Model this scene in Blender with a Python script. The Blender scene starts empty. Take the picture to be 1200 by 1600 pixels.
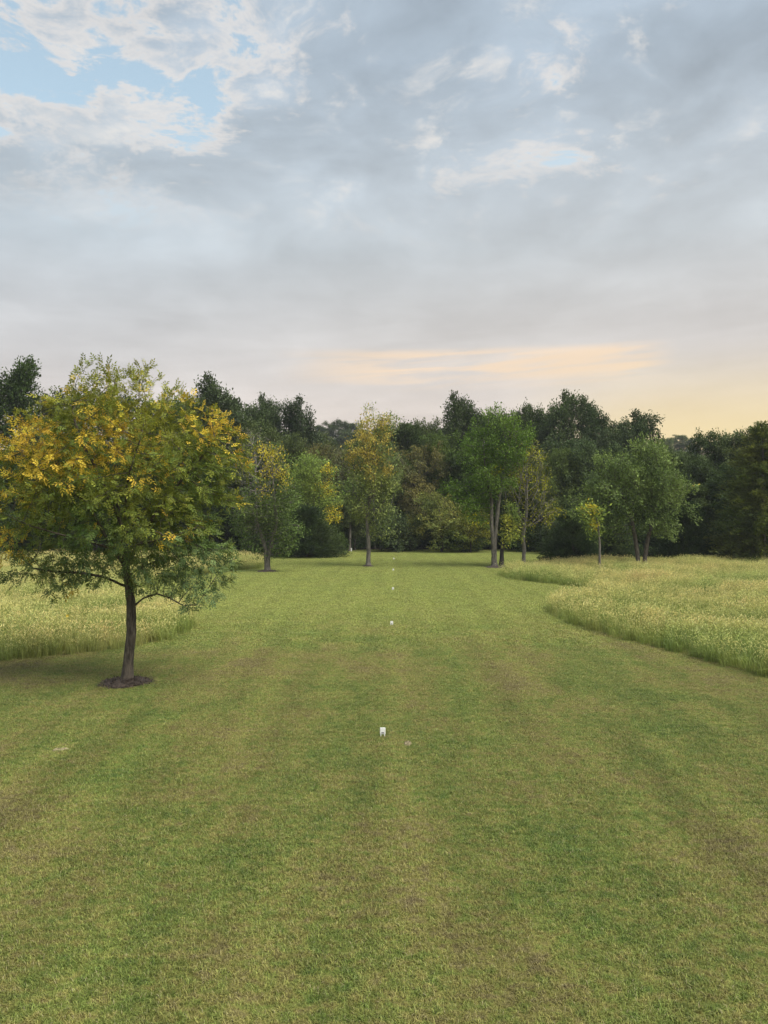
import bpy, math, random
import numpy as np
from mathutils import Vector

# ------------------------------------------------------------------ camera, sky, light
scene = bpy.context.scene
COL = scene.collection
F_PX, CAM_H = 1210.0, 4.0           # focal length in photo pixels (1200 x 1600), eye height
EXPOSURE = 2.1
SUN_EL, SUN_AZ = math.radians(54), math.radians(118)   # azimuth clockwise from +Y (view direction)
SUN_STRENGTH, SUN_ANGLE = 1.5, math.radians(45)

cam_d = bpy.data.cameras.new('camera')
cam_d.sensor_fit = 'HORIZONTAL'
cam_d.sensor_width = 36.0
cam_d.lens = 36.0 * F_PX / 1200.0
cam_d.clip_end = 3000
cam = bpy.data.objects.new('camera', cam_d)
COL.objects.link(cam)
cam.location = (0, 0, CAM_H)
cam.rotation_euler = (math.radians(90), 0, 0)
scene.camera = cam

scene.view_settings.view_transform = 'Standard'
scene.view_settings.look = 'None'
scene.view_settings.exposure = EXPOSURE
scene.view_settings.gamma = 1
scene.view_settings.use_curve_mapping = False


def lin(r, g, b):
    f = lambda c: (c / 255 / 12.92) if c / 255 <= 0.04045 else ((c / 255 + 0.055) / 1.055) ** 2.4
    return (f(r), f(g), f(b))


class NT:
    """small wrapper to write node trees as expressions"""
    def __init__(self, tree):
        self.t = tree
        tree.nodes.clear()

    def n(self, kind, **kw):
        nd = self.t.nodes.new(kind)
        for k, v in kw.items():
            setattr(nd, k, v)
        return nd

    def put(self, sock, v):
        if isinstance(v, bpy.types.NodeSocket):
            self.t.links.new(v, sock)
        elif v is not None:
            if hasattr(sock.default_value, '__len__') and len(sock.default_value) == 4 and len(v) == 3:
                v = tuple(v) + (1,)
            sock.default_value = v

    def m(self, op, a, b=None, c=None, clamp=False):
        nd = self.n('ShaderNodeMath', operation=op, use_clamp=clamp)
        for i, v in enumerate((a, b, c)):
            if v is not None:
                self.put(nd.inputs[i], v)
        return nd.outputs[0]

    def v(self, op, a, b=None, s=None):
        nd = self.n('ShaderNodeVectorMath', operation=op)
        self.put(nd.inputs[0], a)
        if b is not None:
            self.put(nd.inputs[1], b)
        if s is not None:
            self.put(nd.inputs['Scale'], s)
        return nd.outputs['Value'] if op in ('DOT_PRODUCT', 'LENGTH') else nd.outputs[0]

    def sep(self, a):
        nd = self.n('ShaderNodeSeparateXYZ')
        self.put(nd.inputs[0], a)
        return nd.outputs

    def comb(self, x, y, z):
        nd = self.n('ShaderNodeCombineXYZ')
        for i, q in enumerate((x, y, z)):
            self.put(nd.inputs[i], q)
        return nd.outputs[0]

    def noise(self, vec, scale, detail=4, rough=0.55, dist=0.0, color=False):
        nd = self.n('ShaderNodeTexNoise')
        self.put(nd.inputs['Vector'], vec)
        nd.inputs['Scale'].default_value = scale
        nd.inputs['Detail'].default_value = detail
        nd.inputs['Roughness'].default_value = rough
        nd.inputs['Distortion'].default_value = dist
        return nd.outputs['Color'] if color else nd.outputs[0]

    def ss(self, x, a, b, lo=0.0, hi=1.0):
        nd = self.n('ShaderNodeMapRange', interpolation_type='SMOOTHSTEP')
        self.put(nd.inputs['Value'], x)
        for k, q in (('From Min', a), ('From Max', b), ('To Min', lo), ('To Max', hi)):
            self.put(nd.inputs[k], q)
        return nd.outputs[0]

    def mix(self, f, a, b, blend='MIX'):
        nd = self.n('ShaderNodeMix', data_type='RGBA', blend_type=blend)
        self.put(nd.inputs[0], f)
        self.put(nd.inputs[6], a)
        self.put(nd.inputs[7], b)
        return nd.outputs[2]

    def ramp(self, f, stops):
        nd = self.n('ShaderNodeValToRGB')
        self.put(nd.inputs[0], f)
        e = nd.color_ramp.elements
        while len(e) < len(stops):
            e.new(0.5)
        for q, (p, c) in zip(e, stops):
            q.position = p
            q.color = tuple(c) + (1,)
        return nd.outputs[0]


def build_world():
    w = bpy.data.worlds.new('World')
    scene.world = w
    w.use_nodes = True
    N = NT(w.node_tree)
    d = N.v('NORMALIZE', N.n('ShaderNodeTexCoord').outputs['Generated'])
    x, y, z = N.sep(d)[:3]
    zc = N.m('MAXIMUM', z, 0.0)
    # a flat cloud deck seen in perspective
    inv = N.m('DIVIDE', 1.0, N.m('ADD', zc, 0.16))
    p = N.comb(N.m('MULTIPLY', x, inv), N.m('MULTIPLY', y, inv), 0.0)
    p = N.v('ADD', p, (0.03, 0.17, 0.0))
    warp = N.v('SCALE', N.v('SUBTRACT', N.noise(p, 1.6, 3, color=True), (0.5, 0.5, 0.5)), s=0.35)
    p = N.v('ADD', p, warp)
    psun = N.v('ADD', p, (0.05, 0.03, 0.0))
    n1 = N.noise(p, 2.1, 7, 0.58)
    n1s = N.noise(psun, 2.1, 7, 0.58)
    n2 = N.noise(N.v('ADD', p, (7.3, 2.1, 0)), 5.2, 10, 0.66)
    n4 = N.noise(N.v('ADD', p, (3.9, 6.6, 0)), 15.0, 8, 0.66)
    n3 = N.noise(N.v('ADD', p, (1.7, 9.4, 0)), 0.9, 4, 0.5)
    relief = N.m('SUBTRACT', n1, n1s)
    sky = N.n('ShaderNodeTexSky', sky_type='NISHITA', sun_disc=False)
    sky.sun_elevation = SUN_EL
    sky.sun_rotation = SUN_AZ
    sky.air_density = 1.0
    sky.dust_density = 1.5
    clear = N.v('MULTIPLY', sky.outputs[0], (0.36, 0.33, 0.245))
    # colour of the deck from the horizon up
    deck = N.ramp(zc, [(0.0, lin(232, 216, 194)), (0.10, lin(222, 211, 203)), (0.19, lin(212, 211, 211)),
                       (0.32, lin(193, 204, 212)), (0.50, lin(180, 195, 209)), (1.0, lin(180, 195, 209))])
    up = N.ss(zc, 0.16, 0.5)
    amp = N.m('MULTIPLY_ADD', up, 0.75, 0.28)
    # thick and thin parts
    thick = N.m('MULTIPLY', N.m('SUBTRACT', n1, 0.5), amp)
    broad = N.m('MULTIPLY', N.m('SUBTRACT', n3, 0.5), 0.55)
    lum = N.m('ADD', N.m('ADD', 1.0, N.m('MULTIPLY', thick, -1.25)), broad)
    lum = N.m('ADD', lum, N.m('MULTIPLY', N.m('MULTIPLY', relief, amp), 1.5))
    c = N.v('SCALE', deck, s=lum)
    # heaped clouds: blue shows through the thinnest places, cream light along their rims
    left = N.ss(N.m('MULTIPLY_ADD', x, -1.0, N.m('MULTIPLY', zc, 0.75)), 0.30, 0.95)
    gapn = N.m('ADD', N.m('MULTIPLY', n1, 0.50), N.m('MULTIPLY', n2, 0.38))
    gapn = N.m('MULTIPLY_ADD', n4, 0.12, gapn)
    gapn = N.m('MULTIPLY_ADD', left, -0.18, gapn)
    high = N.ss(zc, 0.30, 0.44)
    rim = N.m('MULTIPLY', N.m('MULTIPLY', N.ss(gapn, 0.458, 0.400), high), 0.70)
    c = N.mix(rim, c, lin(238, 232, 226))
    wisp = N.ss(N.m('ADD', n2, N.m('MULTIPLY', relief, 1.2)), 0.53, 0.72)
    wisp = N.m('MULTIPLY', wisp, N.m('MULTIPLY', high, N.ss(n1, 0.60, 0.46)))
    c = N.mix(N.m('MULTIPLY', wisp, 0.8), c, lin(244, 238, 230))
    gap = N.m('MULTIPLY', N.ss(gapn, 0.414, 0.376), high)
    c = N.mix(N.m('MULTIPLY', gap, 0.9), c, clear)
    # low bright streak of cirrus lit from below, and the glow round the set sun
    az = N.m('ARCTAN2', x, y)
    st = N.comb(N.m('MULTIPLY', az, 3.0), N.m('MULTIPLY', N.m('MULTIPLY_ADD', az, -0.06, z), 42.0), 3.0)
    sn = N.noise(st, 1.7, 6, 0.6, 0.6)
    band = N.m('MULTIPLY', N.ss(z, 0.150, 0.178), N.ss(z, 0.210, 0.196))
    band = N.m('MULTIPLY', band, N.m('MULTIPLY', N.ss(az, -0.16, 0.02), N.ss(az, 0.37, 0.31)))
    band = N.m('MULTIPLY', band, N.ss(sn, 0.36, 0.60))
    c = N.mix(N.m('MULTIPLY', band, 0.95), c, lin(252, 226, 196))
    fine = N.noise(st, 0.8, 5, 0.6, 0.8)
    low = N.m('MULTIPLY', N.ss(zc, 0.34, 0.14), N.m('SUBTRACT', fine, 0.5))
    c = N.v('SCALE', c, s=N.m('MULTIPLY_ADD', low, 0.35, 1.0))
    g = N.v('DOT_PRODUCT', d, Vector((math.sin(0.50), math.cos(0.50), 0.05)).normalized())
    low_only = N.ss(z, 0.21, 0.06)
    glow = N.m('MULTIPLY', N.ss(g, 0.93, 0.99), low_only)
    c = N.mix(N.m('MULTIPLY', glow, 0.92), c, lin(255, 228, 146))
    glow2 = N.m('MULTIPLY', N.ss(g, 0.55, 1.0), N.ss(z, 0.6, 0.1))
    c = N.mix(N.m('MULTIPLY', glow2, 0.22), c, lin(238, 216, 190))
    bg = N.n('ShaderNodeBackground')
    N.put(bg.inputs['Color'], c)
    bg.inputs['Strength'].default_value = 1.0 / (2 ** EXPOSURE) * 1.0
    out = N.n('ShaderNodeOutputWorld')
    N.t.links.new(bg.outputs[0], out.inputs[0])


build_world()

sun_d = bpy.data.lights.new('sun', 'SUN')
sun_d.energy = SUN_STRENGTH
sun_d.angle = SUN_ANGLE
sun_d.color = (1.0, 0.95, 0.86)
sun = bpy.data.objects.new('sun', sun_d)
COL.objects.link(sun)
sdir = Vector((math.sin(SUN_AZ) * math.cos(SUN_EL), math.cos(SUN_AZ) * math.cos(SUN_EL), math.sin(SUN_EL)))
sun.rotation_euler = (-sdir).to_track_quat('-Z', 'Y').to_euler()
sun.location = sdir * 60

# ------------------------------------------------------------------ helpers
def G(px, py):
    """photo pixel on the flat ground -> metres"""
    Y = F_PX * CAM_H / (py - 800.0)
    return ((px - 600.0) / F_PX * Y, Y)


def X_at(px, Y):
    return (px - 600.0) / F_PX * Y


def Z_at(py, Y):
    return CAM_H + (800.0 - py) / F_PX * Y


def gh(x, y):
    """height of the ground: a flat lawn, rising beyond the edge of the wood"""
    x = np.asarray(x, float)
    y = np.asarray(y, float)
    t = np.clip((y - 84.0) / 200.0, 0, 1)
    return 26.0 * t * t * (3 - 2 * t)


def norm(a):
    return a / np.maximum(np.linalg.norm(a, axis=-1, keepdims=True), 1e-9)


def mesh_np(name, verts, faces, mat=None, smooth=False, attrs=None, loose=0):
    """faces: (n,k) int array"""
    me = bpy.data.meshes.new(name)
    verts = np.asarray(verts, np.float32)
    me.vertices.add(len(verts))
    me.vertices.foreach_set('co', verts.ravel())
    faces = np.asarray(faces, np.int32)
    if len(faces):
        k = faces.shape[1]
        me.loops.add(faces.size)
        me.loops.foreach_set('vertex_index', faces.ravel())
        me.polygons.add(len(faces))
        me.polygons.foreach_set('loop_start', np.arange(0, faces.size, k, dtype=np.int32))
        me.polygons.foreach_set('use_smooth', np.full(len(faces), smooth, dtype=bool))
    for nm, (ty, data) in (attrs or {}).items():
        a = me.attributes.new(nm, ty, 'POINT')
        key = 'color' if ty == 'FLOAT_COLOR' else 'value'
        a.data.foreach_set(key, np.asarray(data, np.int32 if ty == 'INT' else np.float32).ravel())
    me.update(calc_edges=True)
    if mat:
        me.materials.append(mat)
    return me


def obj(name, me, parent=None, loc=None):
    o = bpy.data.objects.new(name, me)
    COL.objects.link(o)
    if parent is not None:
        o.parent = parent
    if loc is not None:
        o.location = loc
    return o


def tag(o, label, cat, group=None, kind=None):
    if label:
        o['label'] = label
    if cat:
        o['category'] = cat
    if group:
        o['group'] = group
    if kind:
        o['kind'] = kind
    return o


def material(name):
    m = bpy.data.materials.new(name)
    m.use_nodes = True
    return m, NT(m.node_tree)


def leaf_out(N, col, trans=0.3, rough=0.55, spec=0.35, tcol=None):
    p = N.n('ShaderNodeBsdfPrincipled')
    N.put(p.inputs['Base Color'], col)
    p.inputs['Roughness'].default_value = rough
    p.inputs['Specular IOR Level'].default_value = spec
    t = N.n('ShaderNodeBsdfTranslucent')
    N.put(t.inputs['Color'], tcol if tcol is not None else col)
    ms = N.n('ShaderNodeMixShader')
    ms.inputs[0].default_value = trans
    N.t.links.new(p.outputs[0], ms.inputs[1])
    N.t.links.new(t.outputs[0], ms.inputs[2])
    o = N.n('ShaderNodeOutputMaterial')
    N.t.links.new(ms.outputs[0], o.inputs[0])


def mat_leaf():
    m, N = material('leaf')
    a = N.n('ShaderNodeAttribute', attribute_name='Col')
    r = N.n('ShaderNodeObjectInfo').outputs['Random']
    hs = N.n('ShaderNodeHueSaturation')
    N.put(hs.inputs['Hue'], N.m('MULTIPLY_ADD', r, 0.02, 0.492))
    N.put(hs.inputs['Saturation'], N.m('MULTIPLY_ADD', N.m('FRACT', N.m('MULTIPLY', r, 7.3)), 0.25, 0.85))
    N.put(hs.inputs['Value'], N.m('MULTIPLY_ADD', N.m('FRACT', N.m('MULTIPLY', r, 13.7)), 0.4, 0.8))
    N.put(hs.inputs['Color'], a.outputs['Color'])
    leaf_out(N, hs.outputs[0], 0.32, 0.55, 0.12)
    return m


def mat_bark(name, c1, c2, scale=14):
    m, N = material(name)
    tc = N.n('ShaderNodeTexCoord').outputs['Object']
    st = N.v('MULTIPLY', tc, (1, 1, 0.22))
    n = N.noise(st, scale, 6, 0.65, 0.4)
    n2 = N.noise(tc, 2.2, 4, 0.6)
    col = N.mix(N.ss(n, 0.35, 0.65), c1, c2)
    col = N.mix(N.m('MULTIPLY', N.ss(n2, 0.55, 0.75), 0.5), col, lin(128, 124, 112))
    p = N.n('ShaderNodeBsdfPrincipled')
    N.put(p.inputs['Base Color'], col)
    p.inputs['Roughness'].default_value = 0.9
    b = N.n('ShaderNodeBump')
    b.inputs['Strength'].default_value = 0.9
    b.inputs['Distance'].default_value = 0.06
    N.put(b.inputs['Height'], n)
    N.t.links.new(b.outputs[0], p.inputs['Normal'])
    o = N.n('ShaderNodeOutputMaterial')
    N.t.links.new(p.outputs[0], o.inputs[0])
    return m


def lawn_color(N, pos):
    """turf colour by place: thatch, dry patches, lush patches, wheel lines of the mower, sheen painted in far off"""
    x, y, z = N.sep(pos)[:3]
    flat = N.comb(x, y, 0.0)
    wob = N.m('MULTIPLY', N.m('SUBTRACT', N.noise(flat, 0.10, 2), 0.5), 0.9)
    # mower passes run away from the eye, a deck width of about 1.4 m
    s = N.m('SINE', N.m('MULTIPLY', N.m('ADD', x, wob), 2 * math.pi / 1.5))
    s = N.m('MULTIPLY', s, N.ss(N.noise(N.v('MULTIPLY', flat, (1, 0.3, 1)), 0.5, 3), 0.38, 0.62))      # passes fade in and out
    patch = N.noise(flat, 0.8, 6, 0.66)
    fine = N.noise(N.v('MULTIPLY', flat, (1, 1.5, 1)), 5.5, 5, 0.65)
    wide = N.noise(N.v('MULTIPLY', flat, (1, 0.4, 1)), 0.45, 4, 0.55)
    tiny = N.noise(flat, 26.0, 3, 0.6)
    dry = N.m('ADD', N.m('MULTIPLY', patch, 0.5), N.m('MULTIPLY', wide, 0.5))
    dry = N.m('ADD', dry, N.m('MULTIPLY', N.m('SUBTRACT', fine, 0.5), 0.75))
    dry = N.m('MULTIPLY_ADD', N.m('SUBTRACT', dry, 0.5), 1.25, 0.49)
    # browner turf at the near end and a scorched strip across the range
    strip = N.m('MULTIPLY', N.ss(y, 16.5, 19.5), N.ss(y, 24.0, 20.5))
    dry = N.m('ADD', dry, N.m('MULTIPLY', strip, 0.06))
    dry = N.m('ADD', dry, N.m('MULTIPLY', N.ss(y, 16.0, 6.0), 0.045))
    dry = N.m('ADD', dry, N.m('MULTIPLY', N.ss(y, 28.0, 45.0), -0.06))
    col = N.ramp(dry, [(0.24, (0.105, 0.165, 0.038)), (0.38, (0.155, 0.205, 0.044)), (0.50, (0.215, 0.238, 0.060)),
                       (0.58, (0.260, 0.245, 0.072)), (0.68, (0.235, 0.205, 0.080)), (0.82, (0.200, 0.162, 0.080))])
    col = N.mix(N.m('MULTIPLY', N.ss(y, 20.0, 34.0), 0.72), col, (0.300, 0.330, 0.086))  # far turf evener and paler: grazing sheen painted into the colour
    v = N.m('MULTIPLY_ADD', s, N.ss(y, 40.0, 10.0, 0.07, 0.13), N.ss(y, 9.0, 26.0, 0.93, 1.06))  # base value also rises with distance, as part of the painted sheen
    v = N.m('MULTIPLY_ADD', N.m('SUBTRACT', tiny, 0.5), 1.3, v)
    v = N.m('MULTIPLY_ADD', N.m('SUBTRACT', N.noise(N.v('MULTIPLY', flat, (1.3, 0.55, 1)), 1.9, 4, 0.6), 0.5), 0.6, v)
    return N.v('SCALE', col, s=v)


def mat_lawn_blade():
    m, N = material('lawn_blade')
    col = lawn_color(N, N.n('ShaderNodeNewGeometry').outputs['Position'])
    a = N.n('ShaderNodeAttribute', attribute_name='shade').outputs['Fac']
    col = N.v('SCALE', col, s=N.m('MULTIPLY_ADD', a, 1.1, 0.5))
    col = N.mix(N.ss(a, 0.93, 0.99), col, (0.34, 0.30, 0.16))
    leaf_out(N, col, 0.25, 0.5, 0.28)
    return m


def mat_ground():
    m, N = material('ground')
    pos = N.n('ShaderNodeNewGeometry').outputs['Position']
    x, y, z = N.sep(pos)[:3]
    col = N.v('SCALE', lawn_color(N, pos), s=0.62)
    soil = N.mix(N.noise(pos, 9.0, 5, 0.6), (0.055, 0.048, 0.022), (0.10, 0.085, 0.040))
    col = N.mix(N.m('MULTIPLY', N.ss(N.noise(pos, 17, 4, 0.6), 0.5, 0.66), 0.45), col, soil)
    wood = N.m('ADD', y, N.m('MULTIPLY', N.noise(pos, 0.25, 3), 6.0))
    litter = N.mix(N.noise(pos, 6.0, 4, 0.6), (0.035, 0.026, 0.016), (0.075, 0.055, 0.032))
    col = N.mix(N.ss(wood, 81.5, 84.0), col, litter)
    p = N.n('ShaderNodeBsdfPrincipled')
    N.put(p.inputs['Base Color'], col)
    p.inputs['Roughness'].default_value = 1.0
    p.inputs['Specular IOR Level'].default_value = 0.1
    b = N.n('ShaderNodeBump')
    b.inputs['Strength'].default_value = 0.6
    b.inputs['Distance'].default_value = 0.05
    N.put(b.inputs['Height'], N.noise(pos, 30, 4, 0.6))
    N.t.links.new(b.outputs[0], p.inputs['Normal'])
    o = N.n('ShaderNodeOutputMaterial')
    N.t.links.new(p.outputs[0], o.inputs[0])
    return m


def mat_meadow():
    m, N = material('meadow_grass')
    pos = N.n('ShaderNodeNewGeometry').outputs['Position']
    flat = N.v('MULTIPLY', pos, (1, 1, 0))
    head = N.n('ShaderNodeAttribute', attribute_name='head').outputs['Fac']
    sh = N.n('ShaderNodeAttribute', attribute_name='shade').outputs['Fac']
    n = N.noise(N.v('MULTIPLY', flat, (0.5, 1, 1)), 0.35, 4, 0.6)
    n2 = N.noise(flat, 1.3, 3, 0.6)
    mixv = N.m('ADD', N.m('MULTIPLY', n, 0.65), N.m('MULTIPLY', n2, 0.35))
    blade = N.ramp(mixv, [(0.30, (0.130, 0.200, 0.045)), (0.48, (0.215, 0.260, 0.060)), (0.60, (0.300, 0.290, 0.090)),
                          (0.72, (0.340, 0.260, 0.110))])
    seed = N.ramp(mixv, [(0.34, (0.36, 0.43, 0.13)), (0.48, (0.52, 0.50, 0.19)), (0.58, (0.62, 0.53, 0.23)), (0.70, (0.54, 0.38, 0.19))])
    col = N.mix(head, blade, seed)
    col = N.v('SCALE', col, s=N.m('MULTIPLY_ADD', sh, 0.8, 0.74))
    leaf_out(N, col, 0.34, 0.5, 0.45)
    return m


def mat_simple(name, c, rough=0.6, c2=None, scale=20):
    m, N = material(name)
    p = N.n('ShaderNodeBsdfPrincipled')
    tc = N.n('ShaderNodeTexCoord').outputs['Object']
    n = N.noise(tc, scale, 4, 0.6)
    col = N.mix(N.ss(n, 0.4, 0.68), c, c2 if c2 else tuple(q * 0.8 for q in c))
    N.put(p.inputs['Base Color'], col)
    p.inputs['Roughness'].default_value = rough
    o = N.n('ShaderNodeOutputMaterial')
    N.t.links.new(p.outputs[0], o.inputs[0])
    return m


M_LEAF = mat_leaf()
M_BARK = mat_bark('bark', (0.045, 0.036, 0.026), (0.13, 0.108, 0.085))
M_BARK_YOUNG = mat_bark('bark_young', (0.030, 0.023, 0.016), (0.105, 0.085, 0.062))
M_BARK_GREY = mat_bark('bark_grey', (0.055, 0.048, 0.038), (0.165, 0.148, 0.122))
M_BARK_DARK = mat_bark('bark_dark', (0.018, 0.015, 0.012), (0.05, 0.042, 0.034))
M_TWIG = mat_bark('twig_grey', (0.11, 0.10, 0.085), (0.22, 0.20, 0.18))
M_GROUND = mat_ground()
M_BLADE = mat_lawn_blade()
M_MEADOW = mat_meadow()
M_MULCH = mat_simple('mulch', (0.030, 0.020, 0.014), 0.95, (0.085, 0.060, 0.044), 30)
M_SOIL = mat_simple('soil', (0.16, 0.135, 0.075), 1.0, (0.28, 0.235, 0.14), 25)
M_WHITE = mat_simple('white_plastic', (0.80, 0.80, 0.77), 0.45, (0.70, 0.70, 0.66), 12)
M_GREYMARK = mat_simple('grey_print', (0.10, 0.10, 0.11), 0.6)
M_DARK = mat_simple('dark_metal', (0.025, 0.025, 0.028), 0.5)
M_YELLOW = mat_simple('petal', (0.75, 0.52, 0.03), 0.5)

# ------------------------------------------------------------------ ground
def build_ground():
    xs = np.concatenate([np.linspace(-500, -60, 12), np.linspace(-52, 52, 40), np.linspace(60, 500, 12)])
    ys = np.concatenate([np.linspace(-120, -8, 8), np.linspace(0, 100, 44), np.linspace(108, 700, 40)])
    gx, gy = np.meshgrid(xs, ys)
    v = np.stack([gx.ravel(), gy.ravel(), gh(gx, gy).ravel()], 1)
    nx, ny = len(xs), len(ys)
    i = np.arange((ny - 1) * (nx - 1))
    r, c = i // (nx - 1), i % (nx - 1)
    a = r * nx + c
    f = np.stack([a, a + 1, a + nx + 1, a + nx], 1)
    o = obj('ground', mesh_np('ground', v, f, M_GROUND, True))
    tag(o, 'mown green lawn running away to the edge of the wood', 'lawn', kind='structure')


build_ground()

# ------------------------------------------------------------------ scattered grass
def scatter_object(name, tufts, pts, rz, sc, var, mat, attr_names):
    """one object: loose points + a few hidden master tufts, instanced by geometry nodes"""
    V, Fc, A = [], [], {k: [] for k in attr_names}
    vi = []
    off = 0
    for k, t in enumerate(tufts):
        V.append(t['v']); Fc.append(t['f'] + off); off += len(t['v'])
        vi.append(np.full(len(t['v']), 100 + k))
        for a in attr_names:
            A[a].append(t[a])
    nt = off
    V.append(pts); vi.append(var)
    attrs = {a: ('FLOAT', np.concatenate(A[a] + [np.zeros(len(pts))])) for a in attr_names}
    attrs['var'] = ('INT', np.concatenate(vi))
    attrs['rz'] = ('FLOAT', np.concatenate([np.zeros(nt), rz]))
    attrs['sc'] = ('FLOAT', np.concatenate([np.ones(nt), sc]))
    me = mesh_np(name, np.concatenate(V), np.concatenate(Fc), mat, False, attrs)
    o = obj(name, me)
    ng = bpy.data.node_groups.new(name + '_scatter', 'GeometryNodeTree')
    ng.interface.new_socket('Geometry', in_out='INPUT', socket_type='NodeSocketGeometry')
    ng.interface.new_socket('Geometry', in_out='OUTPUT', socket_type='NodeSocketGeometry')
    nd, ln = ng.nodes, ng.links
    gi, go = nd.new('NodeGroupInput'), nd.new('NodeGroupOutput')
    join = nd.new('GeometryNodeJoinGeometry')

    def attr(nm, ty):
        q = nd.new('GeometryNodeInputNamedAttribute')
        q.data_type = ty
        q.inputs['Name'].default_value = nm
        return q.outputs['Attribute']
    av, ar, asc = attr('var', 'INT'), attr('rz', 'FLOAT'), attr('sc', 'FLOAT')
    cx = nd.new('ShaderNodeCombineXYZ')
    ln.new(ar, cx.inputs[2])

    def pick(k):
        c = nd.new('FunctionNodeCompare')
        c.data_type = 'INT'
        c.operation = 'EQUAL'
        ln.new(av, c.inputs[2])
        c.inputs[3].default_value = k
        s = nd.new('GeometryNodeSeparateGeometry')
        s.domain = 'POINT'
        ln.new(gi.outputs[0], s.inputs['Geometry'])
        ln.new(c.outputs[0], s.inputs['Selection'])
        return s.outputs['Selection']
    for k in range(len(tufts)):
        ip = nd.new('GeometryNodeInstanceOnPoints')
        ln.new(pick(k), ip.inputs['Points'])
        ln.new(pick(100 + k), ip.inputs['Instance'])
        ln.new(cx.outputs[0], ip.inputs['Rotation'])
        ln.new(asc, ip.inputs['Scale'])
        ln.new(ip.outputs[0], join.inputs[0])
    ln.new(join.outputs[0], go.inputs[0])
    md = o.modifiers.new('scatter', 'NODES')
    md.node_group = ng
    return o


def blades(rng, n, half, L, W, lean, seg2=True):
    """n bent grass blades in a square patch"""
    b = np.stack([rng.uniform(-half, half, n), rng.uniform(-half, half, n), np.full(n, -0.006)], 1)
    a = rng.uniform(0, 2 * np.pi, n)
    ln_ = L * rng.uniform(0.5, 1.25, n)
    le = lean * rng.uniform(0.25, 1.3, n)
    d = np.stack([np.cos(a), np.sin(a), np.zeros(n)], 1)
    sa = a + np.pi / 2 + rng.normal(0, 0.5, n)
    s = np.stack([np.cos(sa), np.sin(sa), np.zeros(n)], 1) * (W * rng.uniform(0.6, 1.3, n) / 2)[:, None]
    mid = b + d * (ln_ * 0.35 * le)[:, None]
    mid[:, 2] += ln_ * 0.55
    tip = b + d * (ln_ * le)[:, None]
    tip[:, 2] += ln_ * (1.0 - 0.35 * le)
    v = np.stack([b - s, b + s, mid + s * 0.9, mid - s * 0.9, tip], 1)
    i = np.arange(n)[:, None] * 5
    f = np.concatenate([i + np.array([[0, 1, 2]]), i + np.array([[0, 2, 3]]), i + np.array([[3, 2, 4]])])
    return {'v': v.reshape(-1, 3), 'f': f, 'shade': np.repeat(rng.uniform(0, 1, n), 5)}


RING_CENTRES = [(G(197, 1066), 0.66), (G(417, 893), 0.85), (G(776, 886.5), 1.0), (G(575, 885), 0.5)]


def build_lawn():
    rng = np.random.default_rng(5)

    def cover(y0, y1, step, marg):
        out = []
        for y in np.arange(y0, y1, step):
            w = y * 0.53 + marg
            xs = np.arange(-w, w, step)
            out.append(np.stack([xs, np.full(len(xs), y)], 1))
        p = np.concatenate(out)
        p += rng.uniform(-0.16, 0.16, p.shape) * step
        keep = np.ones(len(p), bool)
        for (cx, cy), r in RING_CENTRES:
            keep &= np.hypot(p[:, 0] - cx, p[:, 1] - cy) > r
        p = p[keep]
        return np.column_stack([p, gh(p[:, 0], p[:, 1])])
    near = cover(4.6, 23.0, 0.42, 2.0)
    tufts = [blades(rng, 1700, 0.30, 0.042, 0.0050, 1.0) for _ in range(5)]
    o = scatter_object('lawn_grass', tufts, near, rng.uniform(0, 6.28, len(near)), rng.uniform(0.8, 1.25, len(near)),
                       rng.integers(0, 5, len(near)), M_BLADE, ['shade'])
    tag(o, 'short mown grass of the near lawn with dry patches', 'grass', kind='stuff')
    far = cover(22.6, 82.0, 1.15, 4.0)
    tufts = [blades(rng, 2800, 0.74, 0.050, 0.011, 0.9) for _ in range(4)]
    o = scatter_object('lawn_grass', tufts, far, rng.uniform(0, 6.28, len(far)), rng.uniform(0.9, 1.15, len(far)),
                       rng.integers(0, 4, len(far)), M_BLADE, ['shade'])
    tag(o, 'short mown grass of the far lawn up to the wood', 'grass', kind='stuff')


build_lawn()


def inside(poly, p):
    poly = np.asarray(poly, float)
    x, y = p[:, 0], p[:, 1]
    r = np.zeros(len(p), bool)
    j = len(poly) - 1
    for i in range(len(poly)):
        xi, yi = poly[i]; xj, yj = poly[j]
        c = ((yi > y) != (yj > y)) & (x < (xj - xi) * (y - yi) / (yj - yi + 1e-12) + xi)
        r ^= c
        j = i
    return r


def smooth_poly(pts, it=3):
    p = np.asarray(pts, float)
    for _ in range(it):
        q = np.roll(p, -1, 0)
        p = np.stack([0.75 * p + 0.25 * q, 0.25 * p + 0.75 * q], 1).reshape(-1, 2)
    return p


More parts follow.
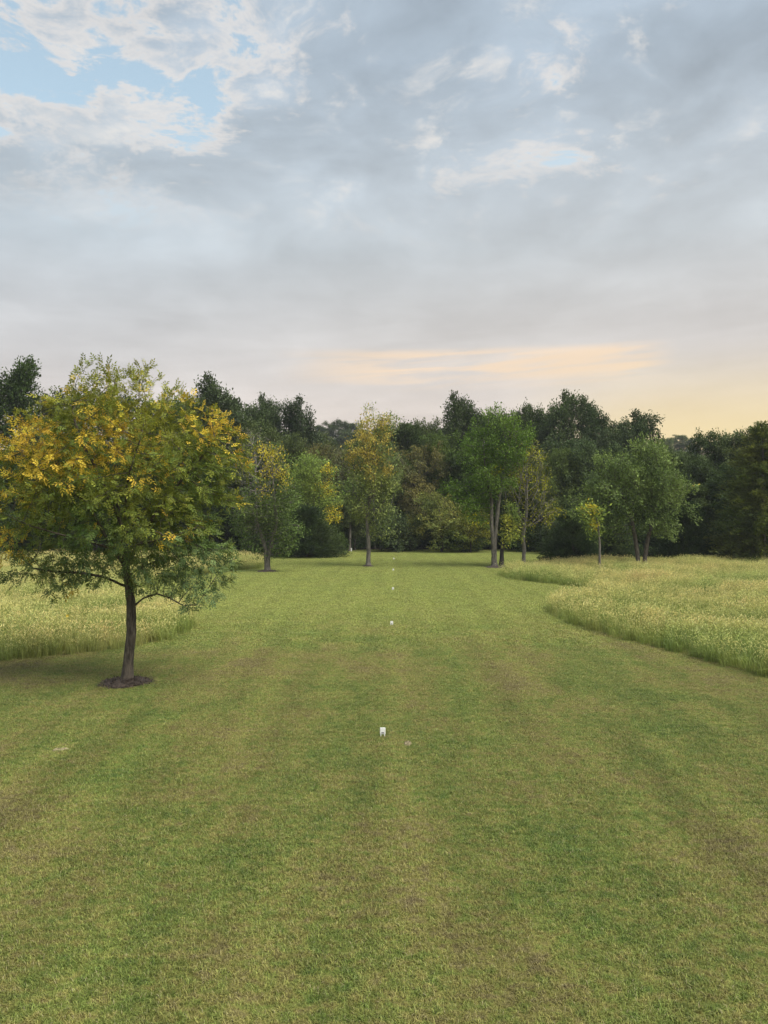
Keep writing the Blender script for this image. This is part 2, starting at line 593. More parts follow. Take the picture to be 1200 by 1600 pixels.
def meadow_tuft(rng, n=44, rad=0.19, wild=1.0):
    V, Fc, H, S = [], [], [], []
    off = 0
    for i in range(n):
        a0 = rng.uniform(0, 6.28)
        r0 = rad * math.sqrt(rng.uniform())
        b = np.array([r0 * math.cos(a0), r0 * math.sin(a0), 0])
        stalk = rng.uniform() < 0.42
        L = rng.uniform(0.55, 0.82) if stalk else rng.uniform(0.30, 0.62)
        a = rng.uniform(0, 6.28)
        d = np.array([math.cos(a), math.sin(a), 0])
        s = np.array([-math.sin(a), math.cos(a), 0])
        le = (rng.uniform(0.06, 0.32) if stalk else rng.uniform(0.2, 0.75)) * wild
        w = 0.003 if stalk else 0.0055
        sh = rng.uniform()
        m1 = b + d * L * le * 0.28 + np.array([0, 0, L * 0.55])
        tp = b + d * L * le + np.array([0, 0, L * (1 - 0.4 * le)])
        V += [b - s * w, b + s * w, m1 + s * w, m1 - s * w, tp]
        Fc += [(off, off + 1, off + 2), (off, off + 2, off + 3), (off + 3, off + 2, off + 4)]
        H += [0] * 5
        S += [sh] * 5
        off += 5
        if stalk:                                    # nodding bristly seed head: two crossed spindles
            hl = rng.uniform(0.06, 0.11)
            hd = norm(d * 0.75 + np.array([0, 0, 0.65]) + rng.normal(0, 0.2, 3))
            for q in (s, np.cross(hd, s)):
                hw = q * rng.uniform(0.007, 0.012)
                base = tp - hd * 0.01
                V += [base, base + hd * hl * 0.45 + hw, base + hd * hl, base + hd * hl * 0.45 - hw]
                Fc += [(off, off + 1, off + 2), (off, off + 2, off + 3)]
                H += [1] * 4
                S += [rng.uniform()] * 4
                off += 4
    return {'v': np.array(V), 'f': np.array(Fc), 'head': np.array(H, float), 'shade': np.array(S)}


RIGHT_MEADOW = smooth_poly([(24, 8), (10.6, 16.0), (9.35, 18.8), (7.95, 23.6), (7.0, 26.4), (6.65, 29.6), (6.95, 33.0), (9.3, 35.5),
                            (11.2, 39.5), (9.6, 43.0), (7.6, 46.0), (7.2, 49.0), (9.5, 53.5), (12, 57), (20, 59), (45, 59), (50, 20)], 3)
LEFT_MEADOW = smooth_poly([(-28, 17.0), (-10.3, 20.6), (-7.9, 22.4), (-6.5, 24.6), (-6.6, 27.6), (-8.5, 31.0), (-12.4, 35),
                           (-12.6, 45), (-10.6, 52.5), (-8.6, 54.5), (-8.8, 60), (-12, 66), (-45, 66), (-50, 24)], 3)


def build_meadow(name, poly, label, seed):
    rng = np.random.default_rng(seed)
    lo, hi = poly.min(0), poly.max(0)
    # only the part of the field the view can reach, plus a margin
    n = int((hi[0] - lo[0]) * (hi[1] - lo[1]) * 13)
    p = rng.uniform(lo, hi, (n, 2))
    p = p + rng.normal(0, 0.05, p.shape)
    p = p[inside(poly, p) & (np.abs(p[:, 0]) < p[:, 1] * 0.56 + 4)]
    # a denser rim where the mower cut the edge
    q = np.roll(poly, -1, 0)
    rim = []
    for a, b in zip(poly, q):
        l = np.hypot(*(b - a))
        t = rng.uniform(0, 1, int(l * 7))[:, None]
        rim.append(a + (b - a) * t)
    rim = np.concatenate(rim)
    rim = rim[np.abs(rim[:, 0]) < rim[:, 1] * 0.56 + 4] + rng.normal(0, 0.09, (1, 2))
    rim = rim + rng.normal(0, 0.10, rim.shape)
    sc = np.concatenate([rng.uniform(0.8, 1.12, len(p)), rng.uniform(0.55, 0.95, len(rim))])
    p = np.concatenate([p, rim])
    sc *= 0.92 + 0.06 * rng.normal(0, 1, len(p)) + 0.12 * np.sin(p[:, 0] * 0.9 + 1.3 * np.sin(p[:, 1] * 0.5)) + 0.06 * np.sin(p[:, 1] * 1.7)
    tufts = [meadow_tuft(rng, wild=w) for w in (0.8, 1.0, 1.0, 1.2, 1.5, 2.0)]
    pts = np.column_stack([p, np.zeros(len(p))])
    o = scatter_object(name, tufts, pts, rng.uniform(0, 6.28, len(p)), sc, rng.integers(0, 6, len(p)), M_MEADOW, ['head', 'shade'])
    tag(o, label, 'tall grass', kind='stuff')


build_meadow('meadow_grass', RIGHT_MEADOW, 'tall unmown grass with pale seed heads below the round twin-trunked tree', 21)
build_meadow('meadow_grass', LEFT_MEADOW, 'tall unmown grass with pale seed heads behind the yellowing young tree', 22)

# ------------------------------------------------------------------ trees
def grow(trunk, attr, step, kill, iters, rng, infl=50.0, up=0.0, pre=()):
    """space colonisation from a trunk polyline towards attraction points"""
    nodes = [np.array(p, float) for p in trunk]
    par = [-1] + list(range(len(trunk) - 1))
    for br in pre:                                  # main limbs laid by hand
        k = int(np.argmin(np.linalg.norm(np.array(nodes[:len(trunk)]) - br[0], axis=1)))
        for q in br[1:]:
            nodes.append(np.array(q, float))
            par.append(k)
            k = len(nodes) - 1
    att = np.asarray(attr, float)
    near = np.zeros(len(att), int)
    dist = np.full(len(att), 1e9)

    def upd(i0):
        nonlocal near, dist
        P = np.array(nodes[i0:])
        D = np.linalg.norm(att[:, None] - P[None], axis=2)
        j = D.argmin(1)
        dm = D[np.arange(len(att)), j]
        b = dm < dist
        dist[b] = dm[b]
        near[b] = j[b] + i0
    upd(0)
    kids = {}
    for _ in range(iters):
        keep = dist > kill
        att, near, dist = att[keep], near[keep], dist[keep]
        if not len(att):
            break
        act = dist < infl
        if not act.any():
            break
        P = np.array(nodes)
        dv = norm(att - P[near])
        S = np.zeros_like(P)
        np.add.at(S, near[act], dv[act])
        i0 = len(nodes)
        for k in np.unique(near[act]):
            g = S[k] + rng.normal(0, 0.22, 3)
            g[2] += up
            g = g / (np.linalg.norm(g) + 1e-9)
            np_ = P[k] + g * step
            ks = kids.setdefault(k, [])
            if len(ks) > 3 or any(np.dot(g, q) > 0.93 for q in ks):
                g = norm(norm(rng.normal(0, 1, 3)) * 0.8 + g)
                np_ = P[k] + g * step
                if len(ks) > 5:
                    dist[near == k] = 0
                    continue
            ks.append(g)
            nodes.append(np_)
            par.append(k)
        if len(nodes) == i0:
            continue
        upd(i0)
    return np.array(nodes), np.array(par)


def radii(par, tip, expo, base):
    n = len(par)
    a = np.zeros(n)
    has = np.zeros(n, bool)
    has[par[par >= 0]] = True
    a[~has] = tip ** expo
    main = np.full(n, -1)
    best = np.zeros(n)
    for i in range(n - 1, 0, -1):
        p = par[i]
        a[p] += a[i]
        if a[i] > best[p]:
            best[p] = a[i]
            main[p] = i
    r = a ** (1 / expo)
    # stretch so that the foot has the wanted girth while twigs stay twigs
    s = np.log(max(base, 1e-3) / tip) / np.log(max(r[0], tip * 1.01) / tip)
    return tip * (r / tip) ** s, main, has


def frames(d):
    ref = np.where(np.abs(d[:, 0:1]) < 0.8, np.array([[1.0, 0.15, 0.1]]), np.array([[0.1, 1.0, 0.15]]))
    u = norm(np.cross(d, ref))
    return u, np.cross(d, u)


def tubes(nodes, par, r, main, sel, sides, flare=0.0, z0=0.0):
    """one open tube per segment of the chosen nodes"""
    i = np.where(sel & (par >= 0))[0]
    p = par[i]
    d = norm(nodes[i] - nodes[p])
    alld = np.zeros_like(nodes)
    q = par >= 0
    alld[q] = norm(nodes[q] - nodes[par[q]])
    alld[~q] = np.array([0, 0, 1.0])
    # a node's ring bisects the directions in and out
    ring_d = alld.copy()
    mk = main >= 0
    ring_d[mk] = norm(alld[mk] + alld[main[mk]])
    is_main = main[p] == i
    d0 = np.where(is_main[:, None], ring_d[p], d)
    r0 = np.where(is_main, r[p], np.minimum(r[p], r[i] * 1.25))
    d1 = ring_d[i]
    ang = np.arange(sides) / sides * 2 * np.pi
    out = []
    for pos, dd, rr in ((nodes[p], d0, r0), (nodes[i], d1, r[i])):
        u, w = frames(dd)
        fl = 1 + flare * np.exp(-np.maximum(pos[:, 2] - z0, 0) / 0.22)
        lob = 1 + (fl[:, None] - 1) * 0.35 * np.sin(3 * ang + 0.6)[None] + 0.05 * np.sin(5 * ang + 2.0)[None] + 0.03 * np.sin(2 * ang[None] + 3 * pos[:, 2:3])
        rad = ((rr * fl)[:, None] * lob)[:, :, None]
        out.append(pos[:, None] + rad * (u[:, None] * np.cos(ang)[None, :, None] + w[:, None] * np.sin(ang)[None, :, None]))
    v = np.concatenate(out, 1)
    k = np.arange(sides)
    kn = (k + 1) % sides
    base = np.arange(len(i))[:, None, None] * (2 * sides)
    f = base + np.stack([k, kn, kn + sides, k + sides], 1)[None]
    return v.reshape(-1, 3), f.reshape(-1, 4)


def leaf_quads(pos, d, nrm, L, W, fold=0.18):
    s = norm(np.cross(d, nrm))
    nn = np.cross(s, d)
    L = L[:, None]; W = W[:, None]
    m = pos + d * L * 0.45 + nn * W * fold
    v = np.stack([pos, m + s * W * 0.5, pos + d * L, m - s * W * 0.5], 1)
    i = np.arange(len(pos))[:, None] * 4
    f = np.concatenate([i + np.array([[0, 1, 2]]), i + np.array([[0, 2, 3]])], 1).reshape(-1, 3)
    return v.reshape(-1, 3), f


def attractors(rng, lobes, n, clump=0.0, n_clump=0):
    """lobes: (x,y,z,rx,ry,rz,weight)"""
    L = np.array(lobes, float)
    w = L[:, 6] * L[:, 3] * L[:, 4] * L[:, 5]
    def samp(k, shell):
        i = rng.choice(len(L), k, p=w / w.sum())
        u = norm(rng.normal(0, 1, (k, 3)))
        r = rng.uniform(shell, 1, k)[:, None] ** (1 / 2.2)
        return L[i, :3] + u * r * L[i, 3:6]
    if n_clump:
        c = samp(n_clump, 0.05)
        return c[rng.integers(0, n_clump, n)] + rng.normal(0, clump, (n, 3))
    return samp(n, 0.0)


def vnoise(p, s, seed=0.0):
    return (np.sin(p[:, 0] * s * 1.7 + seed + 1.3 * np.sin(p[:, 1] * s + seed)) + np.sin(p[:, 1] * s * 1.3 + 2.1 + seed * 2 + 1.1 * np.sin(p[:, 2] * s * 1.2))
            + np.sin(p[:, 2] * s * 1.9 + 0.7 + seed * 3 + 1.2 * np.sin(p[:, 0] * s * 0.9))) / 3.0


def foliage(rng, nodes, par, r, thin, per, sigma, L, W, centre, colour, droop=0.2, compound=False, flat=1.0):
    has = np.zeros(len(nodes), bool)
    has[par[par >= 0]] = True
    idx = np.where((r < thin) & (par >= 0))[0]
    wt = np.where(has[idx], 0.6, 1.4)
    cnt = rng.poisson(per * wt)
    k = np.repeat(idx, cnt)
    n = len(k)
    d_tw = norm(nodes[k] - nodes[par[k]])
    off = rng.normal(0, 1, (n, 3)) * sigma
    off[:, 2] *= flat
    pos = nodes[k] + off - (nodes[k] - nodes[par[k]]) * rng.uniform(0, 1, (n, 1))
    out = norm(pos - np.asarray(centre) + 1e-6)
    d = norm(0.5 * d_tw + 0.6 * out + 1.0 * rng.normal(0, 0.6, (n, 3)) + np.array([0, 0, -droop]))
    nr = norm(np.array([0, 0, 0.9]) + 0.5 * out + rng.normal(0, 0.45, (n, 3)))
    col = colour(rng, pos, n, k)
    if not compound:
        v, f = leaf_quads(pos, d, nr, L * rng.uniform(0.6, 1.25, n), W * rng.uniform(0.7, 1.2, n))
        return v, f, np.repeat(col, 4, 0)
    # pinnate leaf: rachis with paired leaflets and one at the end
    V, C = [], []
    s = norm(np.cross(d, nr))
    nn = np.cross(s, d)
    RL = L * rng.uniform(0.65, 1.15, n)
    F0 = []
    off_i = 0
    for t, sd in [(0.30, -1), (0.30, 1), (0.52, -1), (0.52, 1), (0.74, -1), (0.74, 1), (0.92, 0)]:
        base = pos + d * (RL * t)[:, None] - nn * (RL * 0.12 * t * t)[:, None]
        ld = norm(d * (0.55 if sd else 1.0) + s * sd * 0.85 - nn * 0.15 + rng.normal(0, 0.12, (n, 3)))
        v, f = leaf_quads(base, ld, nn, RL * 0.42 * rng.uniform(0.8, 1.15, n), np.full(n, W) * rng.uniform(0.8, 1.2, n))
        V.append(v); F0.append(f + off_i); off_i += len(v)
        C.append(np.repeat(col * rng.uniform(0.88, 1.12, (n, 1)), 4, 0))
    return np.concatenate(V), np.concatenate(F0), np.concatenate(C)


def palette(base, alt, amount=0.3, jitter=0.22, scale=0.8, seed=1.0, extra=None):
    base, alt = np.array(base), np.array(alt)
    def fn(rng, pos, n, k):
        a = np.clip(0.5 + 0.8 * vnoise(pos, scale, seed) + rng.normal(0, 0.18, n), 0, 1) * amount
        c = base[None] * (1 - a[:, None]) + alt[None] * a[:, None]
        if extra is not None:
            c = extra(rng, pos, n, c)
        return np.clip(c * np.exp(rng.normal(0, jitter, (n, 1))), 0, 0.8)
    return fn


def rgba(c):
    return np.column_stack([c, np.ones(len(c))])


def make_tree(name, trunk, lobes, seed, n_attr, step, kill, base_r, leaf, colour, bark, clump=0.0, n_clump=0, iters=90,
              tip=0.006, expo=2.2, per=10, sigma=0.2, thin=0.02, compound=False, droop=0.2, flat=1.0, split=False, flare=0.5, up=0.0,
              more_trunks=(), pre=(), taper=0.0):
    rng = np.random.default_rng(seed)
    root = bpy.data.objects.new(name, None)
    COL.objects.link(root)
    att = attractors(rng, lobes, n_attr, clump, n_clump)
    # refine trunk polyline to the growth step, with a slight wander
    def refine(poly):
        pts = [np.array(poly[0], float)]
        for a, b in zip(poly[:-1], poly[1:]):
            a, b = np.array(a, float), np.array(b, float)
            m = max(1, int(np.linalg.norm(b - a) / step))
            for j in range(1, m + 1):
                w = rng.normal(0, base_r * 0.05, 3) * (0 if j == m else 1)
                w[2] = 0
                pts.append(a + (b - a) * j / m + w)
        return pts
    tp = refine(trunk)
    trunks = [tp] + [refine(t) for t in more_trunks]
    pre = [refine(b) for b in pre]
    share = [att] if len(trunks) == 1 else None
    if share is None:
        ends = np.array([t[-1] for t in trunks])
        who = np.linalg.norm(att[:, None] - ends[None], axis=2).argmin(1)
        share = [att[who == q] for q in range(len(trunks))]
    cz = np.average([l[2] for l in lobes], weights=[l[6] for l in lobes])
    cx = np.average([l[0] for l in lobes], weights=[l[6] for l in lobes])
    cy = np.average([l[1] for l in lobes], weights=[l[6] for l in lobes])
    leaves = []
    TV, TF, LV, LF = [], [], [], []
    limbs = {}
    to = lo = 0
    for t, a in zip(trunks, share):
        nodes, par = grow(t, a, step, kill, iters, rng, up=up, pre=pre)
        r, main, has = radii(par, tip, expo, base_r * (1 if len(trunks) == 1 else 0.8))
        nt = len(t)
        if taper:
            r[:nt] *= 1 - taper * np.linspace(0, 1, nt) ** 1.5
        sel = np.arange(len(nodes)) < nt
        v, f = tubes(nodes, par, r, main, sel, 12, flare)
        TV.append(v); TF.append(f + to); to += len(v)
        if split:
            owner = np.full(len(nodes), -1)
            for i in range(nt, len(nodes)):
                owner[i] = i if par[i] < nt else owner[par[i]]
            for o_ in np.unique(owner[owner >= 0]):
                limbs[o_] = tubes(nodes, par, r, main, owner == o_, 6)
        else:
            v, f = tubes(nodes, par, r, main, ~sel, 5)
            TV.append(v); TF.append(f + to); to += len(v)
        leaves.append(foliage(rng, nodes, par, r, thin, per, sigma, leaf[0], leaf[1], (cx, cy, cz - 0.8), colour, droop, compound, flat))
    tr = obj('trunk', mesh_np('trunk', np.concatenate(TV), np.concatenate(TF), bark, True), root)
    if split:
        small = []
        for v, f in sorted(limbs.values(), key=lambda q: -len(q[0])):
            if len(v) > 1500:
                obj('limb', mesh_np('limb', v, f, bark, True), tr)
            else:
                small.append((v, f))
        off = 0
        V, Fx = [], []
        for v, f in small:
            V.append(v); Fx.append(f + off); off += len(v)
        if V:
            obj('twigs', mesh_np('twigs', np.concatenate(V), np.concatenate(Fx), bark, True), tr)['kind'] = 'stuff'
    if leaves:
        off = 0
        V, Fx, C = [], [], []
        for v, f, c in leaves:
            V.append(v); Fx.append(f + off); off += len(v); C.append(c)
        c = np.concatenate(C)
        obj('crown', mesh_np('crown', np.concatenate(V), np.concatenate(Fx), M_LEAF, False, {'Col': ('FLOAT_COLOR', rgba(c))}), root)
    return root


def copy_tree(src, loc, rz, sxy, sz):
    r = src.copy()
    COL.objects.link(r)
    for ch in src.children:
        c = ch.copy()
        COL.objects.link(c)
        c.parent = r
        for g in ch.children:
            d = g.copy()
            COL.objects.link(d)
            d.parent = c
    r.location = loc
    r.rotation_euler = (0, 0, rz)
    r.scale = (sxy, sxy, sz)
    return r


# ---- the young yellowing tree on the left
HX, HY = G(197, 1066)
PM = F_PX / HY                       # photo pixels per metre at this tree


def hl(px, py):
    """photo pixel -> local x, z in the plane of the tree"""
    return (px - 197) / PM, (1066 - py) / PM


AUT = [(15, 690, 38, .9), (65, 690, 42, 1), (105, 705, 36, 1), (125, 730, 28, .9), (165, 668, 26, 1), (195, 680, 26, .9), (180, 700, 24, .9),
       (170, 738, 24, 1), (215, 715, 22, .9), (265, 705, 20, .7), (355, 640, 40, 1), (325, 670, 34, .8), (370, 670, 30, .7), (15, 630, 34, .8),
       (40, 780, 26, .7), (25, 830, 30, .9), (35, 868, 22, .9), (124, 918, 17, 1), (130, 938, 10, 1), (255, 750, 20, .7), (60, 735, 26, .7),
       (300, 620, 30, .6), (120, 620, 28, .4), (230, 620, 28, .4), (285, 830, 22, .5), (160, 820, 22, .4)]


def hero_colour(rng, pos, n, k):
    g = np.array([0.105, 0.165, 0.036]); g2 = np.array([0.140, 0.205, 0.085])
    ol = np.array([0.255, 0.245, 0.030]); ye = np.array([0.56, 0.44, 0.045]); og = np.array([0.60, 0.35, 0.045])
    h = np.clip((pos[:, 2] - 2.2) / 4.6, 0, 1)
    nz = vnoise(pos, 1.5, 0.4)
    a = np.clip(h * 0.75 + 0.35 * nz + rng.normal(0, 0.16, n), 0, 1)
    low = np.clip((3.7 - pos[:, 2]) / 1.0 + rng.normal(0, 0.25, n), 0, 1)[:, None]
    c = g2 * low + g * (1 - low)  # lower leaves paler and cooler: own tint plus lit undersides painted in
    c = c * (1 - a[:, None]) + ol * a[:, None]
    px = pos[:, 0] * PM + 197
    py = 1066 - pos[:, 2] * PM
    s = np.zeros(n)
    for x, y, rr, w in AUT:
        s = np.maximum(s, w * np.exp(-(((px - x) ** 2 + (py - y) ** 2) / (rr * rr)) ** 1.5))
    s *= np.clip(1.1 - 0.25 * (pos[:, 1] + 0.6), 0.15, 1)
    s = np.maximum(s, np.clip(vnoise(pos, 2.3, 3.1) - 0.25, 0, 1) * 0.9 * h)
    twig = np.random.default_rng(4).uniform(0, 1, k.max() + 1)[k]       # colour turns twig by twig
    take = (0.75 * twig + 0.25 * rng.uniform(0, 1, n) < s * 0.82)[:, None]
    t = rng.uniform(0, 1, (n, 1))
    t = np.clip(t * 0.7 + 0.5 * (0.5 + 0.5 * vnoise(pos, 1.1, 5.0))[:, None] - 0.1, 0, 1)
    c = np.where(take, ye * (1 - t) + og * t, c)
    return np.clip(c * np.exp(rng.normal(0, 0.2, (n, 1))), 0, 0.8)


def build_hero():
    L = []
    def lobe(px, py, rx, rz, ry, y=0.0, w=1.0):
        x, z = hl(px, py)
        L.append((x, y, z, rx / PM, ry / PM, rz / PM, w))
    lobe(190, 755, 170, 135, 165)
    lobe(60, 720, 80, 90, 90, 0.2)
    lobe(320, 730, 78, 100, 95, 0.1)
    lobe(190, 640, 130, 66, 110)
    lobe(70, 855, 72, 52, 70, -0.3)
    lobe(300, 855, 72, 62, 75, -0.2)
    lobe(130, 884, 72, 34, 60, -0.2, 2.6)
    lobe(255, 890, 66, 36, 60, -0.1, 3.0)
    lobe(195, 872, 70, 26, 90, 0.0, 2.0)
    lobe(350, 880, 30, 40, 40, -0.1, 2.5)
    lobe(25, 850, 40, 45, 50, -0.1, 1.6)
    lobe(325, 915, 42, 34, 40, -0.4, 3.0)
    lobe(110, 905, 60, 30, 40, -0.4, 2.6)
    lobe(40, 890, 40, 30, 40, -0.4, 2.0)
    for px, py in ((115, 585), (175, 580), (240, 585), (150, 575), (205, 590)):
        lobe(px, py, 18, 24, 18, -0.1, 2.2)
    tr = [(0, 0, 0)] + [hl(px, py) for px, py in ()]
    pts = [(197, 1066), (200, 1030), (205, 985), (205, 940), (200, 905), (195, 870), (192, 830), (196, 785), (206, 735), (210, 690)]
    trunk = [(hl(a, b)[0], 0.03 * math.sin(i * 1.3), hl(a, b)[1]) for i, (a, b) in enumerate(pts)]
    limbs = []
    for items in ([(209, 948, 0), (226, 934, -.1), (250, 926, -.25), (272, 931, -.4), (296, 942, -.55), (318, 940, -.6)],
                  [(197, 918, 0), (182, 908, -.1), (165, 900, -.2), (138, 893, -.4), (105, 890, -.6), (70, 885, -.6)],
                  [(200, 900, 0), (212, 890, .2), (235, 878, .5), (262, 872, .9), (300, 870, 1.1)],
                  [(198, 890, 0), (176, 862, .1), (156, 822, 0), (140, 785, -.2), (100, 748, -.5), (60, 720, -.7)],
                  [(197, 880, 0), (224, 846, -.1), (246, 806, -.3), (278, 768, -.5), (318, 725, -.6), (345, 690, -.6)],
                  [(194, 850, 0), (204, 812, -.4), (214, 768, -.8), (232, 724, -1.1), (245, 690, -1.2)],
                  [(193, 845, 0), (180, 815, .4), (160, 770, .9), (130, 730, 1.3), (100, 690, 1.5)],
                  [(192, 835, 0), (214, 800, .5), (250, 752, 1.0), (290, 700, 1.4)],
                  [(195, 870, 0), (170, 850, -.5), (140, 838, -1.0), (90, 820, -1.4), (50, 800, -1.5)],
                  [(194, 860, 0), (225, 850, -.6), (265, 842, -1.1), (300, 835, -1.5)],
                  [(193, 825, 0), (178, 780, -.3), (165, 730, -.7), (150, 690, -1.0), (140, 650, -1.0)]):
        limbs.append([(hl(a, b)[0], d, hl(a, b)[1]) for a, b, d in items])
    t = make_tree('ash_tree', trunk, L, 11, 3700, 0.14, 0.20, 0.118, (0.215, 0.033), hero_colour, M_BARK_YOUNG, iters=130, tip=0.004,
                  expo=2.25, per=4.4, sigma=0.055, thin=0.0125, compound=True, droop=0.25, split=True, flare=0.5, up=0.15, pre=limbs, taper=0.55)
    t.location = (HX, HY, 0.0)
    tag(t, 'young tree with green leaves turning yellow and orange in a mulch ring', 'tree')
    return t


build_hero()

# ---- mid-ground trees standing on the lawn
def local_lobes(px0, Y, items):
    """items in photo pixels: (px, py, rx, rz, ry_factor, weight)"""
    k = F_PX / Y
    out = []
    for px, py, rx, rz, fy, w in items:
        out.append(((px - px0) / k, 0.0 if fy > 0 else 0.0, Z_at(py, Y), rx / k, rx / k * fy, rz / k, w))
    return out


def trunk_px(px0, Y, pts):
    k = F_PX / Y
    return [((a - px0) / k, 0.02 * math.sin(3 * i), max(Z_at(b, Y), 0.0)) for i, (a, b) in enumerate(pts)]


def autumn_extra(spots, px0, Y, cols, front=True):
    k = F_PX / Y
    cols = np.array(cols)
    def fn(rng, pos, n, c):
        px = pos[:, 0] * k + px0
        py = 800 - (pos[:, 2] - CAM_H) * k
        s = np.zeros(n)
        for x, y, rr, w in spots:
            s = np.maximum(s, w * np.exp(-(((px - x) ** 2 + (py - y) ** 2) / (rr * rr)) ** 1.4))
        s = s * (1 + 0.9 * vnoise(pos, 2.6, 1.7))
        take = (rng.uniform(0.1, 0.9, n) < s)[:, None]
        t = rng.uniform(0, 1, (n, 1))
        return np.where(take, cols[0] * (1 - t) + cols[1] * t, c)
    return fn


YEL, GOLD, LIME = (0.46, 0.42, 0.032), (0.54, 0.41, 0.032), (0.27, 0.31, 0.040)
GREEN, GREEN2 = (0.105, 0.170, 0.036), (0.150, 0.220, 0.050)


def put(t, px0, Y, label, group=None):
    t.location = (X_at(px0, Y), Y, 0)
    tag(t, label, 'tree', group)


def build_mid():
    # slim tree with a yellow top
    Y = 57.0
    t = make_tree('ash_tree', trunk_px(575, Y, [(575, 885), (576, 850), (573, 810), (576, 790)]),
                  local_lobes(575, Y, [(585, 672, 27, 30, 1, 1), (573, 715, 32, 36, 1, 1), (596, 735, 26, 36, 1, 1), (578, 765, 36, 34, 1, 1),
                                       (600, 790, 20, 24, 1, .8), (560, 790, 18, 20, 1, .6), (605, 822, 10, 16, 1, 1.2)]),
                  31, 1300, 0.25, 0.28, 0.165, (0.21, 0.095),
                  palette(GREEN2, LIME, 0.7, extra=autumn_extra([(565, 680, 30, .85), (575, 710, 26, .8), (590, 660, 28, .6), (560, 715, 20, .8), (600, 690, 26, .5),
                                                     (605, 735, 12, .7), (580, 735, 18, .4)], 575, Y, [YEL, GOLD])),
                  M_BARK_GREY, clump=0.33, n_clump=110, per=15, sigma=0.20, thin=0.03, tip=0.008, taper=0.5)
    put(t, 575, Y, 'slim tree with a bright yellow top and bare straight trunk on the lawn')
    # gnarled one with sparse yellow top, low fork
    Y = 52.0
    t = make_tree('ash_tree', trunk_px(417, Y, [(417, 893), (416, 875), (415, 860), (412, 848), (402, 815), (398, 780)]),
                  local_lobes(417, Y, [(420, 722, 28, 26, 1, 1.0), (440, 735, 18, 22, 1, .8), (395, 800, 32, 32, 1, 2.2), (440, 795, 36, 36, 1, 2.2), (385, 835, 24, 20, 1, 1.5),
                                       (445, 840, 24, 20, 1, 1.5)]),
                  32, 1300, 0.22, 0.25, 0.19, (0.19, 0.09),
                  palette(GREEN, (0.11, 0.13, 0.03), 0.7, extra=autumn_extra([(420, 720, 34, .95), (440, 735, 26, .9), (410, 770, 14, .6)], 417, Y, [YEL, GOLD])),
                  M_BARK_GREY, clump=0.3, n_clump=80, per=9, sigma=0.20, thin=0.03, tip=0.008, taper=0.5,
                  more_trunks=[trunk_px(417, Y, [(418, 893), (419, 870), (424, 850), (432, 815), (428, 770), (425, 740)])])
    put(t, 417, Y, 'forked grey tree with sparse yellow crown on the lawn beside a dark evergreen')
    # green one just behind it with yellow edges
    Y = 74.0
    t = make_tree('ash_tree', trunk_px(487, Y, [(487, 866), (487, 840), (490, 790), (494, 750)]),
                  local_lobes(487, Y, [(490, 745, 36, 34, 1, 1), (505, 785, 32, 34, 1, 1), (465, 780, 30, 36, 1, 1), (470, 725, 20, 20, 1, .7), (520, 800, 16, 18, 1, 1)]),
                  33, 1200, 0.25, 0.28, 0.13, (0.20, 0.10),
                  palette(GREEN2, LIME, 0.45, extra=autumn_extra([(525, 805, 18, .8), (515, 735, 14, .5), (512, 760, 18, .4)], 487, Y, [YEL, GOLD])),
                  M_BARK, clump=0.33, n_clump=110, per=15, sigma=0.22, thin=0.03, tip=0.008, taper=0.5)
    put(t, 487, Y, 'bushy green tree with yellow-tinged edge rising above the dark evergreen')
    # tall green double-stemmed one
    Y = 56.3
    t = make_tree('ash_tree', trunk_px(772, Y, [(771, 887), (771, 850), (768, 820), (768, 780), (758, 730), (755, 690)]),
                  local_lobes(772, Y, [(785, 672, 38, 32, 1, 1), (740, 700, 34, 36, 1, 1), (805, 690, 28, 34, 1, 1), (770, 725, 50, 42, 1, 1), (725, 745, 36, 32, 1, 1),
                                       (745, 790, 34, 26, 1, .8), (790, 770, 26, 26, 1, .6)]),
                  34, 2000, 0.27, 0.30, 0.19, (0.20, 0.095),
                  palette(GREEN, GREEN2, 0.9, extra=autumn_extra([(775, 735, 10, .5), (740, 820, 22, .4)], 772, Y, [LIME, YEL])),
                  M_BARK_GREY, clump=0.34, n_clump=56, per=15, sigma=0.17, thin=0.03, tip=0.008, taper=0.5,
                  more_trunks=[trunk_px(772, Y, [(773, 887), (773, 850), (776, 815), (781, 770), (790, 720), (792, 685)])])
    put(t, 772, Y, 'tall green tree with a pale forked double trunk in mulch')
    # short dark-stemmed one beside it
    Y = 56.6
    t = make_tree('ash_tree', trunk_px(783, Y, [(784, 887), (784, 868), (785, 852), (792, 830)]),
                  local_lobes(783, Y, [(795, 835, 16, 16, 1, 1), (787, 800, 14, 14, 1, 1), (803, 810, 12, 12, 1, .7)]),
                  35, 170, 0.2, 0.25, 0.17, (0.22, 0.11), palette(GREEN2, YEL, 0.55, scale=1.6), M_BARK_DARK, clump=0.25, n_clump=18, per=15, sigma=0.20, thin=0.03,
                  tip=0.008, taper=0.5)
    put(t, 783, Y, 'short tree with a thick black stem close beside the pale double trunk')
    # half dead twiggy one
    Y = 57.8
    t = make_tree('ash_tree', trunk_px(818, Y, [(818, 884), (819, 858), (817, 838), (820, 822)]),
                  local_lobes(818, Y, [(822, 745, 36, 48, 1, 1), (815, 715, 26, 22, 1, .7), (845, 800, 28, 22, 1, 1.0), (815, 815, 20, 18, 1, .8), (862, 805, 12, 14, 1, 1)]),
                  36, 900, 0.2, 0.24, 0.14, (0.2, 0.09),
                  palette((0.10, 0.11, 0.035), YEL, 0.55, scale=1.4, extra=None), M_TWIG, clump=0.4, n_clump=90, per=4.5, sigma=0.16, thin=0.03, tip=0.011, up=0.5)
